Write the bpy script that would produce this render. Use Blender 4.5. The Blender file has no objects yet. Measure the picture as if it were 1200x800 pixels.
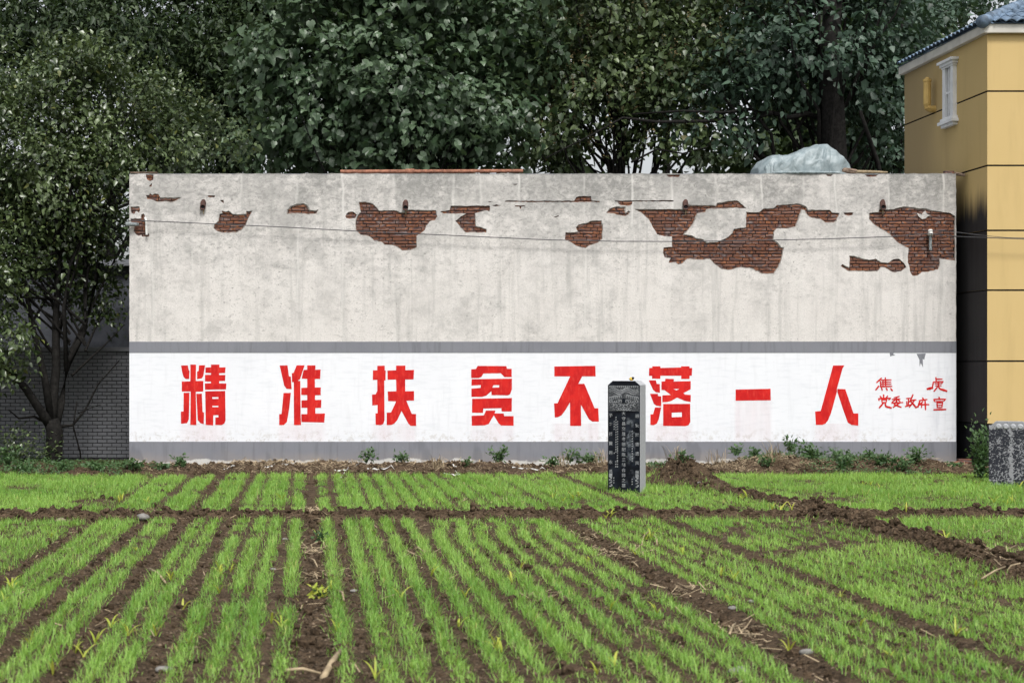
import bpy, bmesh, math, random
import numpy as np
from mathutils import Vector, Matrix
R = math.radians
random.seed(7)
rng = np.random.default_rng(11)
SC = bpy.context.scene
COL = SC.collection

# ------------------------------------------------------------------ camera
F, CX, CY, EYE = 2000.0, 362.0, 432.0, 1.9        # focal length and vanishing point measured on the photograph
def P(px, py, Y):
    return Vector(((px - CX) / F * Y, Y, EYE - (py - CY) / F * Y))
cam = bpy.data.cameras.new('camera'); camo = bpy.data.objects.new('camera', cam); COL.objects.link(camo)
camo.location = (0, 0, EYE); camo.rotation_euler = (R(90), 0, 0)
cam.sensor_width = 36; cam.lens = F / 1200 * 36
cam.shift_x = (600 - CX) / 1200; cam.shift_y = (CY - 400) / 1200
cam.clip_start = 0.1; cam.clip_end = 3000
cam.dof.use_dof = True; cam.dof.focus_distance = 31; cam.dof.aperture_fstop = 3.6
SC.camera = camo

# ------------------------------------------------------------------ sky, sun, exposure (soft overcast daylight)
SUN_EL, SUN_AZ = R(58), R(172)                    # sun high behind the camera, slightly to the right (azimuth from +Y)
w = bpy.data.worlds.new('World'); SC.world = w; w.use_nodes = True
nt = w.node_tree; bgn = nt.nodes['Background']
sky = nt.nodes.new('ShaderNodeTexSky'); sky.sky_type = 'NISHITA'; sky.sun_disc = False
sky.sun_elevation = SUN_EL; sky.sun_rotation = SUN_AZ; sky.dust_density = 4.0; sky.air_density = 1.0; sky.ozone_density = 1.5
hs = nt.nodes.new('ShaderNodeHueSaturation'); hs.inputs['Saturation'].default_value = 0.22
nt.links.new(sky.outputs[0], hs.inputs['Color']); nt.links.new(hs.outputs[0], bgn.inputs[0]); bgn.inputs[1].default_value = 0.15
sun = bpy.data.lights.new('sun', 'SUN'); suno = bpy.data.objects.new('sun', sun); COL.objects.link(suno)
sun.energy = 2.0; sun.angle = R(12); sun.color = (1, 0.97, 0.93)
sd = Vector((math.sin(SUN_AZ) * math.cos(SUN_EL), math.cos(SUN_AZ) * math.cos(SUN_EL), math.sin(SUN_EL)))
suno.rotation_euler = sd.to_track_quat('Z', 'Y').to_euler(); suno.location = (0, 0, 60)
SC.view_settings.view_transform = 'Standard'; SC.view_settings.look = 'None'
SC.view_settings.exposure = 0.42; SC.view_settings.gamma = 1
SC.cycles.max_bounces = 6; SC.cycles.transparent_max_bounces = 8

# ------------------------------------------------------------------ material helpers
class NT:
    def __init__(s, name, rough=0.8, spec=0.3):
        s.m = bpy.data.materials.new(name); s.m.use_nodes = True; s.t = s.m.node_tree
        s.b = s.t.nodes['Principled BSDF']; s.b.inputs['Roughness'].default_value = rough
        s.b.inputs['Specular IOR Level'].default_value = spec
    def n(s, typ, **k):
        x = s.t.nodes.new(typ)
        for a, v in k.items(): setattr(x, a, v)
        return x
    def put(s, sock, v):
        if isinstance(v, bpy.types.NodeSocket): s.t.links.new(v, sock)
        elif isinstance(v, (tuple, list)) and len(v) == 3 and sock.type == 'RGBA': sock.default_value = (*v, 1)
        else: sock.default_value = v
    def coord(s, scale=(1, 1, 1), kind='Object', loc=(0, 0, 0)):
        c = s.n('ShaderNodeTexCoord'); mp = s.n('ShaderNodeMapping')
        s.t.links.new(c.outputs[kind], mp.inputs[0]); mp.inputs['Scale'].default_value = scale; mp.inputs['Location'].default_value = loc
        return mp.outputs[0]
    def world(s, scale=(1, 1, 1)):
        c = s.n('ShaderNodeNewGeometry'); mp = s.n('ShaderNodeMapping')
        s.t.links.new(c.outputs['Position'], mp.inputs[0]); mp.inputs['Scale'].default_value = scale
        return mp.outputs[0]
    def noise(s, vec, scale=1, detail=5, rough=0.55, dist=0):
        x = s.n('ShaderNodeTexNoise'); s.put(x.inputs['Vector'], vec)
        x.inputs['Scale'].default_value = scale; x.inputs['Detail'].default_value = detail
        x.inputs['Roughness'].default_value = rough; x.inputs['Distortion'].default_value = dist
        return x.outputs['Fac']
    def vor(s, vec, scale=1):
        x = s.n('ShaderNodeTexVoronoi'); s.put(x.inputs['Vector'], vec); x.inputs['Scale'].default_value = scale
        return x.outputs['Distance']
    def step(s, v, a, b, lo=0., hi=1.):
        x = s.n('ShaderNodeMapRange'); x.interpolation_type = 'SMOOTHSTEP'; s.put(x.inputs[0], v)
        x.inputs[1].default_value = a; x.inputs[2].default_value = b; x.inputs[3].default_value = lo; x.inputs[4].default_value = hi
        return x.outputs[0]
    def mix(s, f, a, b, mode='MIX'):
        x = s.n('ShaderNodeMix', data_type='RGBA', blend_type=mode)
        s.put(x.inputs[0], f); s.put(x.inputs[6], a); s.put(x.inputs[7], b)
        return x.outputs[2]
    def math(s, op, a, b=0.5):
        x = s.n('ShaderNodeMath', operation=op); s.put(x.inputs[0], a); s.put(x.inputs[1], b)
        return x.outputs[0]
    def sep(s, v):
        x = s.n('ShaderNodeSeparateXYZ'); s.put(x.inputs[0], v); return x.outputs
    def attr(s, name):
        return s.n('ShaderNodeAttribute', attribute_name=name).outputs['Fac']
    def rnd(s): return s.n('ShaderNodeObjectInfo').outputs['Random']
    def col(s, v): s.put(s.b.inputs['Base Color'], v)
    def bump(s, h, strength=0.3, dist=0.01):
        x = s.n('ShaderNodeBump'); s.put(x.inputs['Height'], h); x.inputs['Strength'].default_value = strength; x.inputs['Distance'].default_value = dist
        s.t.links.new(x.outputs[0], s.b.inputs['Normal'])
def simple(name, c, rough=0.8, spec=0.3, var=0.25, scale=8, bump=0.15, metal=0):
    t = NT(name, rough, spec); v = t.world(); n = t.noise(v, scale, 5)
    d = tuple(x * (1 - var) for x in c); l = tuple(min(1, x * (1 + var)) for x in c)
    t.col(t.mix(t.step(n, 0.3, 0.7), d, l)); t.b.inputs['Metallic'].default_value = metal
    if bump: t.bump(t.noise(v, scale * 6, 4), bump, 0.01)
    return t.m

# ------------------------------------------------------------------ object helpers
def tag(o, label=None, cat=None, group=None, kind=None):
    if label: o['label'] = label
    if cat: o['category'] = cat
    if group: o['group'] = group
    if kind: o['kind'] = kind
    return o
def empty(name, loc, label, cat, group=None, rz=0):
    o = bpy.data.objects.new(name, None); COL.objects.link(o); o.location = loc; o.rotation_euler = (0, 0, rz)
    o.empty_display_size = 0.2
    bpy.context.view_layer.update() if False else None
    return tag(o, label, cat, group)
def link(name, me, m=None, parent=None):
    o = bpy.data.objects.new(name, me); COL.objects.link(o)
    if m is not None and len(me.materials) == 0: me.materials.append(m)
    if parent is not None: o.parent = parent
    return o
def from_bm(name, bm, m, parent=None, smooth=False):
    me = bpy.data.meshes.new(name); bm.to_mesh(me); bm.free()
    if smooth: me.polygons.foreach_set('use_smooth', [True] * len(me.polygons))
    return link(name, me, m, parent)
def np_mesh(name, V, faces_idx, m, parent=None, smooth=False, tint=None):
    """V (n,3); faces_idx (k,s) all faces with s corners"""
    me = bpy.data.meshes.new(name)
    V = np.asarray(V, np.float32); fi = np.asarray(faces_idx, np.int32); k, s = fi.shape
    me.vertices.add(len(V)); me.vertices.foreach_set('co', V.ravel())
    me.loops.add(k * s); me.loops.foreach_set('vertex_index', fi.ravel())
    me.polygons.add(k); me.polygons.foreach_set('loop_start', np.arange(0, k * s, s, dtype=np.int32))
    me.polygons.foreach_set('loop_total', np.full(k, s, np.int32))
    if smooth: me.polygons.foreach_set('use_smooth', np.ones(k, bool))
    if tint is not None:
        a = me.attributes.new('tint', 'FLOAT', 'POINT'); a.data.foreach_set('value', np.asarray(tint, np.float32))
    me.update(calc_edges=True)
    return link(name, me, m, parent)
def box(bm, x0, x1, y0, y1, z0, z1):
    v = [bm.verts.new(c) for c in ((x0,y0,z0),(x1,y0,z0),(x1,y1,z0),(x0,y1,z0),(x0,y0,z1),(x1,y0,z1),(x1,y1,z1),(x0,y1,z1))]
    for f in ((0,3,2,1),(4,5,6,7),(0,1,5,4),(1,2,6,5),(2,3,7,6),(3,0,4,7)): bm.faces.new([v[i] for i in f])
def boxo(name, m, parent, x0, x1, y0, y1, z0, z1, bev=0):
    bm = bmesh.new(); box(bm, x0, x1, y0, y1, z0, z1)
    if bev: bmesh.ops.bevel(bm, geom=bm.edges[:], offset=bev, segments=2, affect='EDGES', profile=0.6)
    return from_bm(name, bm, m, parent)
def tube(bm, pts, rad, sides=7, cap=True):
    pts = [Vector(p) for p in pts]; rings = []
    if not hasattr(rad, '__len__'): rad = [rad] * len(pts)
    up = Vector((0.13, 0.21, 1)).normalized()
    for i, p in enumerate(pts):
        d = (pts[min(i + 1, len(pts) - 1)] - pts[max(i - 1, 0)])
        if d.length < 1e-6: d = Vector((0, 0, 1))
        d.normalize(); u = d.cross(up)
        if u.length < 0.1: u = d.cross(Vector((1, 0, 0)))
        u.normalize(); v = d.cross(u)
        rings.append([bm.verts.new(p + (u * math.cos(a) + v * math.sin(a)) * rad[i]) for a in [2 * math.pi * k / sides for k in range(sides)]])
    for a, b in zip(rings, rings[1:]):
        for k in range(sides): bm.faces.new((a[k], a[(k + 1) % sides], b[(k + 1) % sides], b[k]))
    if cap:
        bm.faces.new(rings[0][::-1]); bm.faces.new(rings[-1])
def poly_mesh(name, loops, Y, depth, m, parent=None, off=0.0):
    """loops: list of closed outlines (world x,z); inner ones are holes; front face at y=Y, thickness depth towards +Y"""
    cu = bpy.data.curves.new(name, 'CURVE'); cu.dimensions = '2D'; cu.fill_mode = 'BOTH'; cu.extrude = depth / 2
    for lp in loops:
        s = cu.splines.new('POLY'); s.points.add(len(lp) - 1); s.use_cyclic_u = True
        for p, (x, z) in zip(s.points, lp): p.co = (x, z, 0, 1)
    o = bpy.data.objects.new(name, cu)
    me = bpy.data.meshes.new_from_object(o)
    bpy.data.objects.remove(o); bpy.data.curves.remove(cu)
    me.name = name
    me.transform(Matrix.Rotation(R(90), 4, 'X')); me.transform(Matrix.Translation((0, Y + depth / 2 - off, 0)))
    me.materials.clear()
    return link(name, me, m, parent)

# value noise for geometry
_perm = rng.random((256, 256)).astype(np.float32)
def vnoise(x, y):
    xi = np.floor(x).astype(int); yi = np.floor(y).astype(int); fx = x - xi; fy = y - yi
    fx = fx * fx * (3 - 2 * fx); fy = fy * fy * (3 - 2 * fy)
    a = _perm[xi & 255, yi & 255]; b = _perm[(xi + 1) & 255, yi & 255]; c = _perm[xi & 255, (yi + 1) & 255]; d = _perm[(xi + 1) & 255, (yi + 1) & 255]
    return (a * (1 - fx) + b * fx) * (1 - fy) + (c * (1 - fx) + d * fx) * fy
def fbm(x, y, o=4):
    t = 0; amp = 0.5
    for k in range(o): t = t + amp * (vnoise(x * 2**k + 17.3 * k, y * 2**k + 9.1 * k) - 0.5); amp *= 0.5
    return t
def sstep(x, a, b):
    t = np.clip((x - a) / (b - a), 0, 1); return t * t * (3 - 2 * t)

# ================================================================== materials
def plaster_material():
    t = NT('old_plaster', 0.92, 0.2); v = t.world(); z = t.sep(v)[2]; x = t.sep(v)[0]
    base = t.mix(t.noise(v, 1.6, 6), (0.66, 0.625, 0.595), (0.79, 0.76, 0.73))
    streak = t.noise(t.world((5.5, 1, 0.3)), 1.3, 8, 0.7)
    grime = t.noise(t.world((1.0, 1, 1.25)), 2.6, 10, 0.72, .3)
    fine = t.noise(t.world((1, 1, 1.5)), 9, 9, 0.78, .6)
    blk = t.noise(t.world((1.0, 1, 0.7)), 1.15, 3)
    topw = t.step(z, 3.1, 5.6, 0.0, 0.17)
    g = t.math('ADD', grime, t.math('MULTIPLY', t.math('SUBTRACT', blk, 0.5), 0.45)); g = t.math('ADD', g, topw)
    mask = t.step(t.math('ADD', t.noise(t.world((1, 1, .8)), .75, 5, .6), t.math('MULTIPLY', topw, .7)), .34, .58, .25, 1)
    c = t.mix(t.math('MULTIPLY', t.step(g, 0.46, 0.78, 0, 0.55), t.math('ADD', t.math('MULTIPLY', mask, .6), .4)), base, (0.25, 0.247, 0.24))
    c = t.mix(t.math('MULTIPLY', mask, t.step(t.math('ADD', fine, t.math('MULTIPLY', topw, 0.5)), 0.53, 0.68, 0, 0.6)), c, (0.20, 0.198, 0.19))
    c = t.mix(t.step(streak, 0.48, 0.7, 0, 0.5), c, (0.34, 0.335, 0.32))
    pit = t.noise(t.world((1, 1, 1.5)), 20, 6, .7, .5)
    c = t.mix(t.math('MULTIPLY', t.step(pit, .58, .66, 0, .8), mask), c, (0.13, 0.128, 0.12))
    # irregular vertical panels: darker in the top half metre, parted by pale runs where lime washed down
    wob = t.math('ADD', x, t.math('MULTIPLY', t.noise(t.world((1, 1, 0.6)), 1.6, 3), 0.22))
    vx = t.n('ShaderNodeTexVoronoi', voronoi_dimensions='1D', feature='F1'); t.put(vx.inputs['W'], wob); vx.inputs['Scale'].default_value = 1.15
    ve = t.n('ShaderNodeTexVoronoi', voronoi_dimensions='1D', feature='DISTANCE_TO_EDGE'); t.put(ve.inputs['W'], wob); ve.inputs['Scale'].default_value = 1.15
    pc = t.sep(vx.outputs['Color'])
    topm = t.math('MULTIPLY', t.step(t.math('ADD', z, t.math('MULTIPLY', pc[1], -0.35)), 4.45, 5.3), t.step(t.math('ADD', pc[0], t.math('MULTIPLY', grime, 0.6)), 0.45, 1.15))
    c = t.mix(t.math('MULTIPLY', t.math('MULTIPLY', topm, mask), t.step(t.math('ADD', fine, t.math('MULTIPLY', grime, .5)), .55, .95, .1, .9)), c, (0.2, 0.2, 0.19))
    c = t.mix(t.math('MULTIPLY', t.step(pc[2], .35, 1.0, 0, .24), t.step(grime, .3, .7)), c, (0.33, 0.325, 0.31))
    seam = t.math('MULTIPLY', t.step(ve.outputs['Distance'], 0.008, 0.04, 1, 0), t.step(t.noise(t.world((1.3, 1, .45)), 1.1, 4), .42, .62))
    c = t.mix(t.math('MULTIPLY', seam, t.step(z, 2.6, 5.2, 0.35, 0.75)), c, (0.72, 0.70, 0.67))
    blot = t.noise(t.world((1.5, 1, 1.2)), 1.3, 7, .7, .5)
    c = t.mix(t.math('MULTIPLY', t.step(blot, .6, .72, 0, .6), t.step(fine, .35, .62)), c, (0.21, 0.21, 0.20))
    rim = t.step(t.math('ADD', z, t.math('MULTIPLY', grime, 0.12)), 5.66, 5.72, 0, 0.6)
    gr = t.noise(v, 45, 5, .75); c = t.mix(t.step(gr, .3, .7, .0, .42), c, (0.36, 0.35, 0.335)); c = t.mix(t.step(t.noise(t.world((1, 1, 3)), 24, 6, .7), .6, .7, 0, .4), c, (0.2, 0.198, 0.19))
    c = t.mix(rim, c, (0.16, 0.16, 0.15))
    t.col(c); t.bump(t.math('ADD', fine, grime), 0.45, 0.012)
    return t.m
M_plaster = plaster_material()
def whitewash():
    t = NT('white_wall_paint', 0.75, 0.3); v = t.world(); z = t.sep(v)[2]; x = t.sep(v)[0]
    hs_ = t.noise(t.world((0.8, 1, 5)), 4, 6, 0.6); n = t.noise(v, 1.1, 5); sp = t.noise(v, 16, 4, 0.6)
    c = t.mix(n, (0.70, 0.715, 0.755), (0.79, 0.80, 0.83))
    c = t.mix(t.step(hs_, 0.48, 0.7, 0, 0.35), c, (0.58, 0.60, 0.64))
    c = t.mix(t.step(t.noise(t.world((5, 1, .6)), 2.2, 6, .6), .5, .72, 0, .3), c, (0.60, 0.61, 0.64))
    c = t.mix(t.math('MULTIPLY', t.step(z, .5, .85, .5, 0), t.step(t.noise(v, 12, 6, .7), .5, .62)), c, (0.45, 0.42, 0.38))
    c = t.mix(t.step(sp, 0.7, 0.76, 0, 0.3), c, (0.4, 0.4, 0.42))
    n2 = t.noise(t.world((2.5, 1, 0.35)), 1.5, 6, 0.65)
    c = t.mix(t.math('MULTIPLY', t.step(x, 11.4, 12.3), t.step(n2, 0.5, 0.72, 0, 0.5)), c, (0.45, 0.47, 0.52))
    t.col(c); t.bump(t.noise(t.world((1, 1, 3)), 18, 5), 0.2, 0.006); return t.m
M_white = whitewash()
def grey_paint(name, lime):
    t = NT(name, 0.75, 0.3); v = t.world(); z = t.sep(v)[2]
    n = t.noise(v, 1.6, 6, 0.6); vs = t.noise(t.world((6, 1, 0.4)), 2, 6, 0.65)
    c = t.mix(n, (0.17, 0.175, 0.20), (0.225, 0.23, 0.255)); c = t.mix(t.step(vs, 0.5, 0.72, 0, 0.5), c, (0.115, 0.12, 0.135))
    c = t.mix(t.step(t.noise(v, 9, 6, 0.7), 0.6, 0.75, 0, 0.35), c, (0.32, 0.32, 0.33))
    if lime:
        dust = t.step(t.math('ADD', z, t.math('MULTIPLY', t.noise(t.world((0.6, 1, 1)), 2, 5), 0.5)), 0.3, 0.62, 0.55, 0)
        c = t.mix(dust, c, (0.30, 0.26, 0.22))
        e = t.math('ADD', z, t.math('MULTIPLY', t.noise(t.world((.7, 1, 1)), 1.7, 6, 0.62), -0.42))
        c = t.mix(t.step(e, -0.075, -0.05, 0.9, 0), c, (0.56, 0.55, 0.52))
        dk = t.noise(t.world((1.1, 1, 0.35)), 1.6, 3)
        c = t.mix(t.step(dk, 0.6, 0.66, 0, 0.4), c, (0.11, 0.115, 0.13))
    t.col(c); t.bump(t.noise(v, 22, 5), 0.25, 0.006); return t.m
M_greyband = grey_paint('grey_band_paint', False); M_plinth = grey_paint('grey_plinth_paint', True)
def brick_mat(name, cols, rough=0.9, wash=None):
    t = NT(name, rough, 0.2); r = t.rnd(); v = t.world()
    big = t.noise(v, 0.55, 2)
    x = t.n('ShaderNodeValToRGB'); cr = x.color_ramp
    f = t.math('FRACT', t.math('ADD', r, t.math('MULTIPLY', t.noise(t.world((4.1, 1, 15.7)), 1.0, 0), 1.7))); t.put(x.inputs[0], f)
    cr.elements[0].color = (*cols[0], 1); cr.elements[1].color = (*cols[-1], 1)
    for i, c in enumerate(cols[1:-1]): cr.elements.new((i + 1) / (len(cols) - 1)).color = (*c, 1)
    n = t.noise(v, 14, 7, 0.7)
    c = t.mix(t.step(n, 0.35, 0.75, 0, 0.6), x.outputs[0], tuple(k * 0.5 for k in cols[1]))
    if wash: c = t.mix(t.step(t.noise(v, 4, 6, 0.7), 0.3, 0.7, 0.5, 0.95), c, wash)
    else:
        c = t.mix(t.step(t.noise(v, 2.2, 6, 0.7), 0.52, 0.72, 0, 0.65), c, (0.075, 0.06, 0.06))
        c = t.mix(t.step(t.noise(v, 26, 5, 0.7), 0.68, 0.75, 0, 0.6), c, (0.42, 0.38, 0.36))
    t.col(c); t.bump(n, 0.5, 0.01); return t.m
M_brick = brick_mat('red_brick', [(0.215, 0.085, 0.047), (0.10, 0.055, 0.045), (0.32, 0.125, 0.058), (0.08, 0.062, 0.064), (0.14, 0.074, 0.064), (0.34, 0.14, 0.066), (0.21, 0.17, 0.165), (0.115, 0.058, 0.048), (0.215, 0.093, 0.06)])
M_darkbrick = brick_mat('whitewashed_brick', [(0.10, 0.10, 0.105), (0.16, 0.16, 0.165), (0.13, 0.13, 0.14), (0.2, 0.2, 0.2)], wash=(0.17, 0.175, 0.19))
M_mortar = simple('dark_mortar', (0.032, 0.028, 0.026), 0.95, 0.1, 0.4, 12, 0.4)
M_darkmortar = simple('grey_mortar', (0.045, 0.045, 0.05), 0.95, 0.1, 0.4, 12, 0.4)
def red_paint():
    t = NT('red_paint', 0.55, 0.35); v = t.world(); n = t.noise(t.world((1.2, 1, 1)), 3.2, 4, 0.6); br = t.noise(t.world((9, 1, 2)), 3, 5, 0.65)
    c = t.mix(t.step(n, 0.45, 0.58), (0.50, 0.001, 0.002), (0.60, 0.008, 0.005)); c = t.mix(t.step(br, 0.5, 0.7, 0, 0.6), c, (0.68, 0.05, 0.032))
    t.col(c); return t.m
M_red = red_paint()
def smear():
    t = NT('washed_pink_paint', 0.75, 0.2); g = t.coord(kind='Generated'); s = t.sep(g)
    edge = t.math('MULTIPLY', t.step(s[0], 0.0, 0.12), t.step(s[0], 0.88, 1.0, 1, 0)); top = t.step(s[2], 0.0, 0.25, 0.75, 1)
    a = t.math('MULTIPLY', t.math('MULTIPLY', edge, top), t.step(t.noise(t.world((6, 1, 0.6)), 1.0, 3), 0.25, 0.8, 0.06, 0.2))
    t.col((0.80, 0.60, 0.62)); t.put(t.b.inputs['Alpha'], a); return t.m
M_smear = smear()
def soil_mat(name, dark=(0.034, 0.023, 0.014), light=(0.15, 0.104, 0.066)):
    t = NT(name, 0.97, 0.12); v = t.world(); n = t.noise(v, 5, 8, 0.7); n2 = t.noise(v, 40, 6, 0.7)
    c = t.mix(t.step(t.math('ADD', t.math('MULTIPLY', n, 0.55), t.math('MULTIPLY', n2, 0.45)), 0.36, 0.66), dark, light)
    c = t.mix(t.step(t.noise(v, 55, 3), 0.68, 0.74, 0, 0.6), c, (0.24, 0.18, 0.12))
    t.col(c); t.bump(t.math('ADD', t.math('MULTIPLY', t.vor(v, 22), 1.4), n2), 1.0, 0.035); return t.m
M_soil = soil_mat('brown_soil')
def crumb_mat():
    t = NT('crumbly_soil', .97, .1); t.col(t.mix(t.attr('tint'), (0.024, 0.017, 0.011), (0.22, 0.165, 0.115))); return t.m
M_crumb = crumb_mat()
def leaf_mat(name, a, b, rough=0.45, spec=0.5, trans=0.25, tip=None):
    t = NT(name, rough, spec); tn = t.attr('tint'); c = t.mix(tn, a, b)
    if tip: c = t.mix(t.step(tn, 0.955, 0.965), c, tip)
    t.col(c)
    tr = t.n('ShaderNodeBsdfTranslucent'); t.put(tr.inputs[0], t.mix(0.45, c, (b[0] * 1.6, b[1] * 1.7, b[2] * 0.8)))
    ms = t.n('ShaderNodeMixShader'); ms.inputs[0].default_value = trans
    t.t.links.new(t.b.outputs[0], ms.inputs[1]); t.t.links.new(tr.outputs[0], ms.inputs[2])
    t.t.links.new(ms.outputs[0], t.t.nodes['Material Output'].inputs[0]); return t.m
M_wheat = leaf_mat('wheat_green', (0.088, 0.23, 0.032), (0.345, 0.55, 0.122), 0.5, 0.4, 0.4, tip=(0.45, 0.42, 0.14))
M_maize = leaf_mat('yellow_green_leaf', (0.30, 0.40, 0.05), (0.52, 0.52, 0.10), 0.5, 0.3, 0.35)
M_poplar = leaf_mat('glossy_green_leaf', (0.0140, 0.0307, 0.0077), (0.1224, 0.1662, 0.0643), 0.34, 0.6, 0.12, tip=(0.1240, 0.1364, 0.0372))
M_broad = leaf_mat('broad_leaf', (0.0183, 0.0429, 0.0163), (0.1084, 0.1616, 0.0906), 0.42, 0.5, 0.18)
M_olive = leaf_mat('olive_leaf', (0.0183, 0.0377, 0.0123), (0.1115, 0.1516, 0.0598), 0.42, 0.5, 0.14, tip=(0.0888, 0.0814, 0.0370))
M_blue = leaf_mat('blue_green_leaf', (0.0143, 0.0345, 0.0203), (0.0792, 0.1311, 0.0880), 0.5, 0.45, 0.15)
M_fine = leaf_mat('dark_fine_leaf', (0.012, 0.029, 0.011), (0.058, 0.088, 0.034), 0.55, 0.4, 0.18)
M_weed = leaf_mat('weed_leaf', (0.025, 0.065, 0.018), (0.085, 0.155, 0.055), 0.5, 0.4, 0.25)
M_seed = simple('brown_seed_head', (0.125, 0.10, 0.05), 0.9, 0.1, 0.4, 9, 0)
M_bark = simple('dark_bark', (0.014, 0.013, 0.012), 0.95, 0.15, 0.45, 14, 0.6)
M_straw = simple('dry_straw', (0.30, 0.235, 0.15), 0.85, 0.2, 0.35, 7, 0.2)
M_plastic = simple('white_plastic_film', (0.52, 0.52, 0.50), 0.45, 0.5, 0.12, 7, 0.1)
M_rust = simple('rusty_iron', (0.27, 0.12, 0.075), 0.8, 0.3, 0.35, 12, 0.3)
M_terra = simple('terracotta_spout', (0.06, 0.028, 0.022), 0.75, 0.3, 0.4, 20, 0.2)
M_hole = simple('bore_shade_and_flower_black', (0.012, 0.012, 0.014), 0.9, 0.1, 0.2, 10, 0)  # painted shade in the spout bores, own colour on the flower centre
M_cable = simple('grey_cable', (0.055, 0.055, 0.06), 0.6, 0.4, 0.2, 5, 0)
M_conduit = simple('weathered_conduit', (0.20, 0.225, 0.23), 0.6, 0.4, 0.4, 22, 0.1)
M_ceramic = simple('white_ceramic', (0.68, 0.68, 0.65), 0.35, 0.5, 0.15, 14, 0)
M_bark2 = simple('weathered_wood', (0.17, 0.125, 0.095), 0.95, 0.15, 0.45, 16, 0.6)
M_trim = simple('cream_trim', (0.55, 0.53, 0.48), 0.8, 0.3, 0.12, 3, 0.05)
M_wtrim = simple('white_trim', (0.74, 0.75, 0.76), 0.6, 0.3, 0.08, 5, 0.05)
M_glass = simple('dark_window_glass', (0.02, 0.025, 0.035), 0.12, 0.6, 0.2, 2, 0)
M_tile = simple('blue_grey_roof_tile', (0.115, 0.165, 0.23), 0.6, 0.4, 0.4, 6, 0.15)
M_yellowpipe = simple('ochre_pipe', (0.50, 0.34, 0.11), 0.6, 0.4, 0.1, 4, 0)
M_joint = simple('black_joint', (0.012, 0.012, 0.014), 0.9, 0.1, 0.2, 5, 0)
M_houseplinth = simple('house_plinth_grey', (0.27, 0.28, 0.31), 0.85, 0.2, 0.15, 4, 0.1)
M_stainshade_plinth = simple('stain_and_shade_render', (0.012, 0.012, 0.015), 0.9, 0.15, 0.4, 4, 0.1)  # black stain and the shade of the gap, both put into the colour

# ================================================================== the field
ROWS = [-.84, -.60, -.41, -.15, .22, .50, .705, .95, 1.21, 1.45, 1.70, 1.92, 2.17, 2.42, 2.66, 2.9, 3.16, 3.42, 3.64, 3.86, 4.08, 4.27, 4.66, 4.87, 5.08, 5.28, 5.48, 5.68, 5.88, 6.08, 6.27, 6.84]
ROWS += [6.84 + .2 * k for k in range(1, 52)]
ROWS += [-1.17, -1.36, -1.72, -1.9, -2.22, -2.40, -2.56] + [-2.88 - .2 * k for k in range(0, 30)]
FURROWS = [(.035, .14, .05), (3.17, .085, .045), (4.45, .07, .04), (-1.0, .05, .02), (-1.55, .07, .035), (-2.05, .08, .04), (-2.71, .10, .045), (.36, .05, .02), (1.08, .05, .02), (2.05, .05, .025), (5.18, .05, .025), (3.75, .05, .025), (4.1, .035, .02), (4.8, .04, .02), (5.55, .05, .02), (5.95, .04, .02), (7.3, .04, .02), (7.9, .05, .02), (2.55, .04, .02), (1.58, .04, .02), (-3.5, .06, .03), (.83, .04, .015)]
def ridge_x(y): return 6.55 - .55 * sstep(y, 23.5, 28.0)
def bund_y(x): return 21.95 + .35 * fbm(x * .45 + 3, x * 0 + 5.5, 3) + .012 * (x - 3)
def bare(x, y):
    b = np.exp(-(np.abs(x - ridge_x(y)) / (.23 - .08 * sstep(y, 21, 24))) ** 4)
    for fx, fw, fd in FURROWS:
        wob = fx + .08 * fbm(y * .5 + fx * 3, y * 0 + fx, 2)
        b = np.maximum(b, np.clip(fd / .042, 0, 1) * np.exp(-((x - wob) / (fw * (1 + (.3 * (1 - sstep(y, 11, 17)) if fx == .035 else 0)))) ** 4) * np.where(y > 22, np.clip(.18 + 2.2 * fbm(x * .8 + 5, y * .7, 2), 0, .75), np.clip(.85 + 1.5 * fbm(x * 3 + 9, y * 2.2, 3), .2, 1)))
    b = np.maximum(b, np.exp(-((y - bund_y(x) + .12) / .34) ** 4))
    b = np.maximum(b, np.exp(-((x - 9.15) / .1) ** 4) * np.exp(-((y - 27.3) / 1.2) ** 4))
    b = np.maximum(b, sstep(y, 30.25, 30.55))
    b = np.maximum(b, np.exp(-(((x - 6.15) / .72) ** 2 + ((y - 28.0) / 1.3) ** 2) ** 2))
    return b
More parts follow.
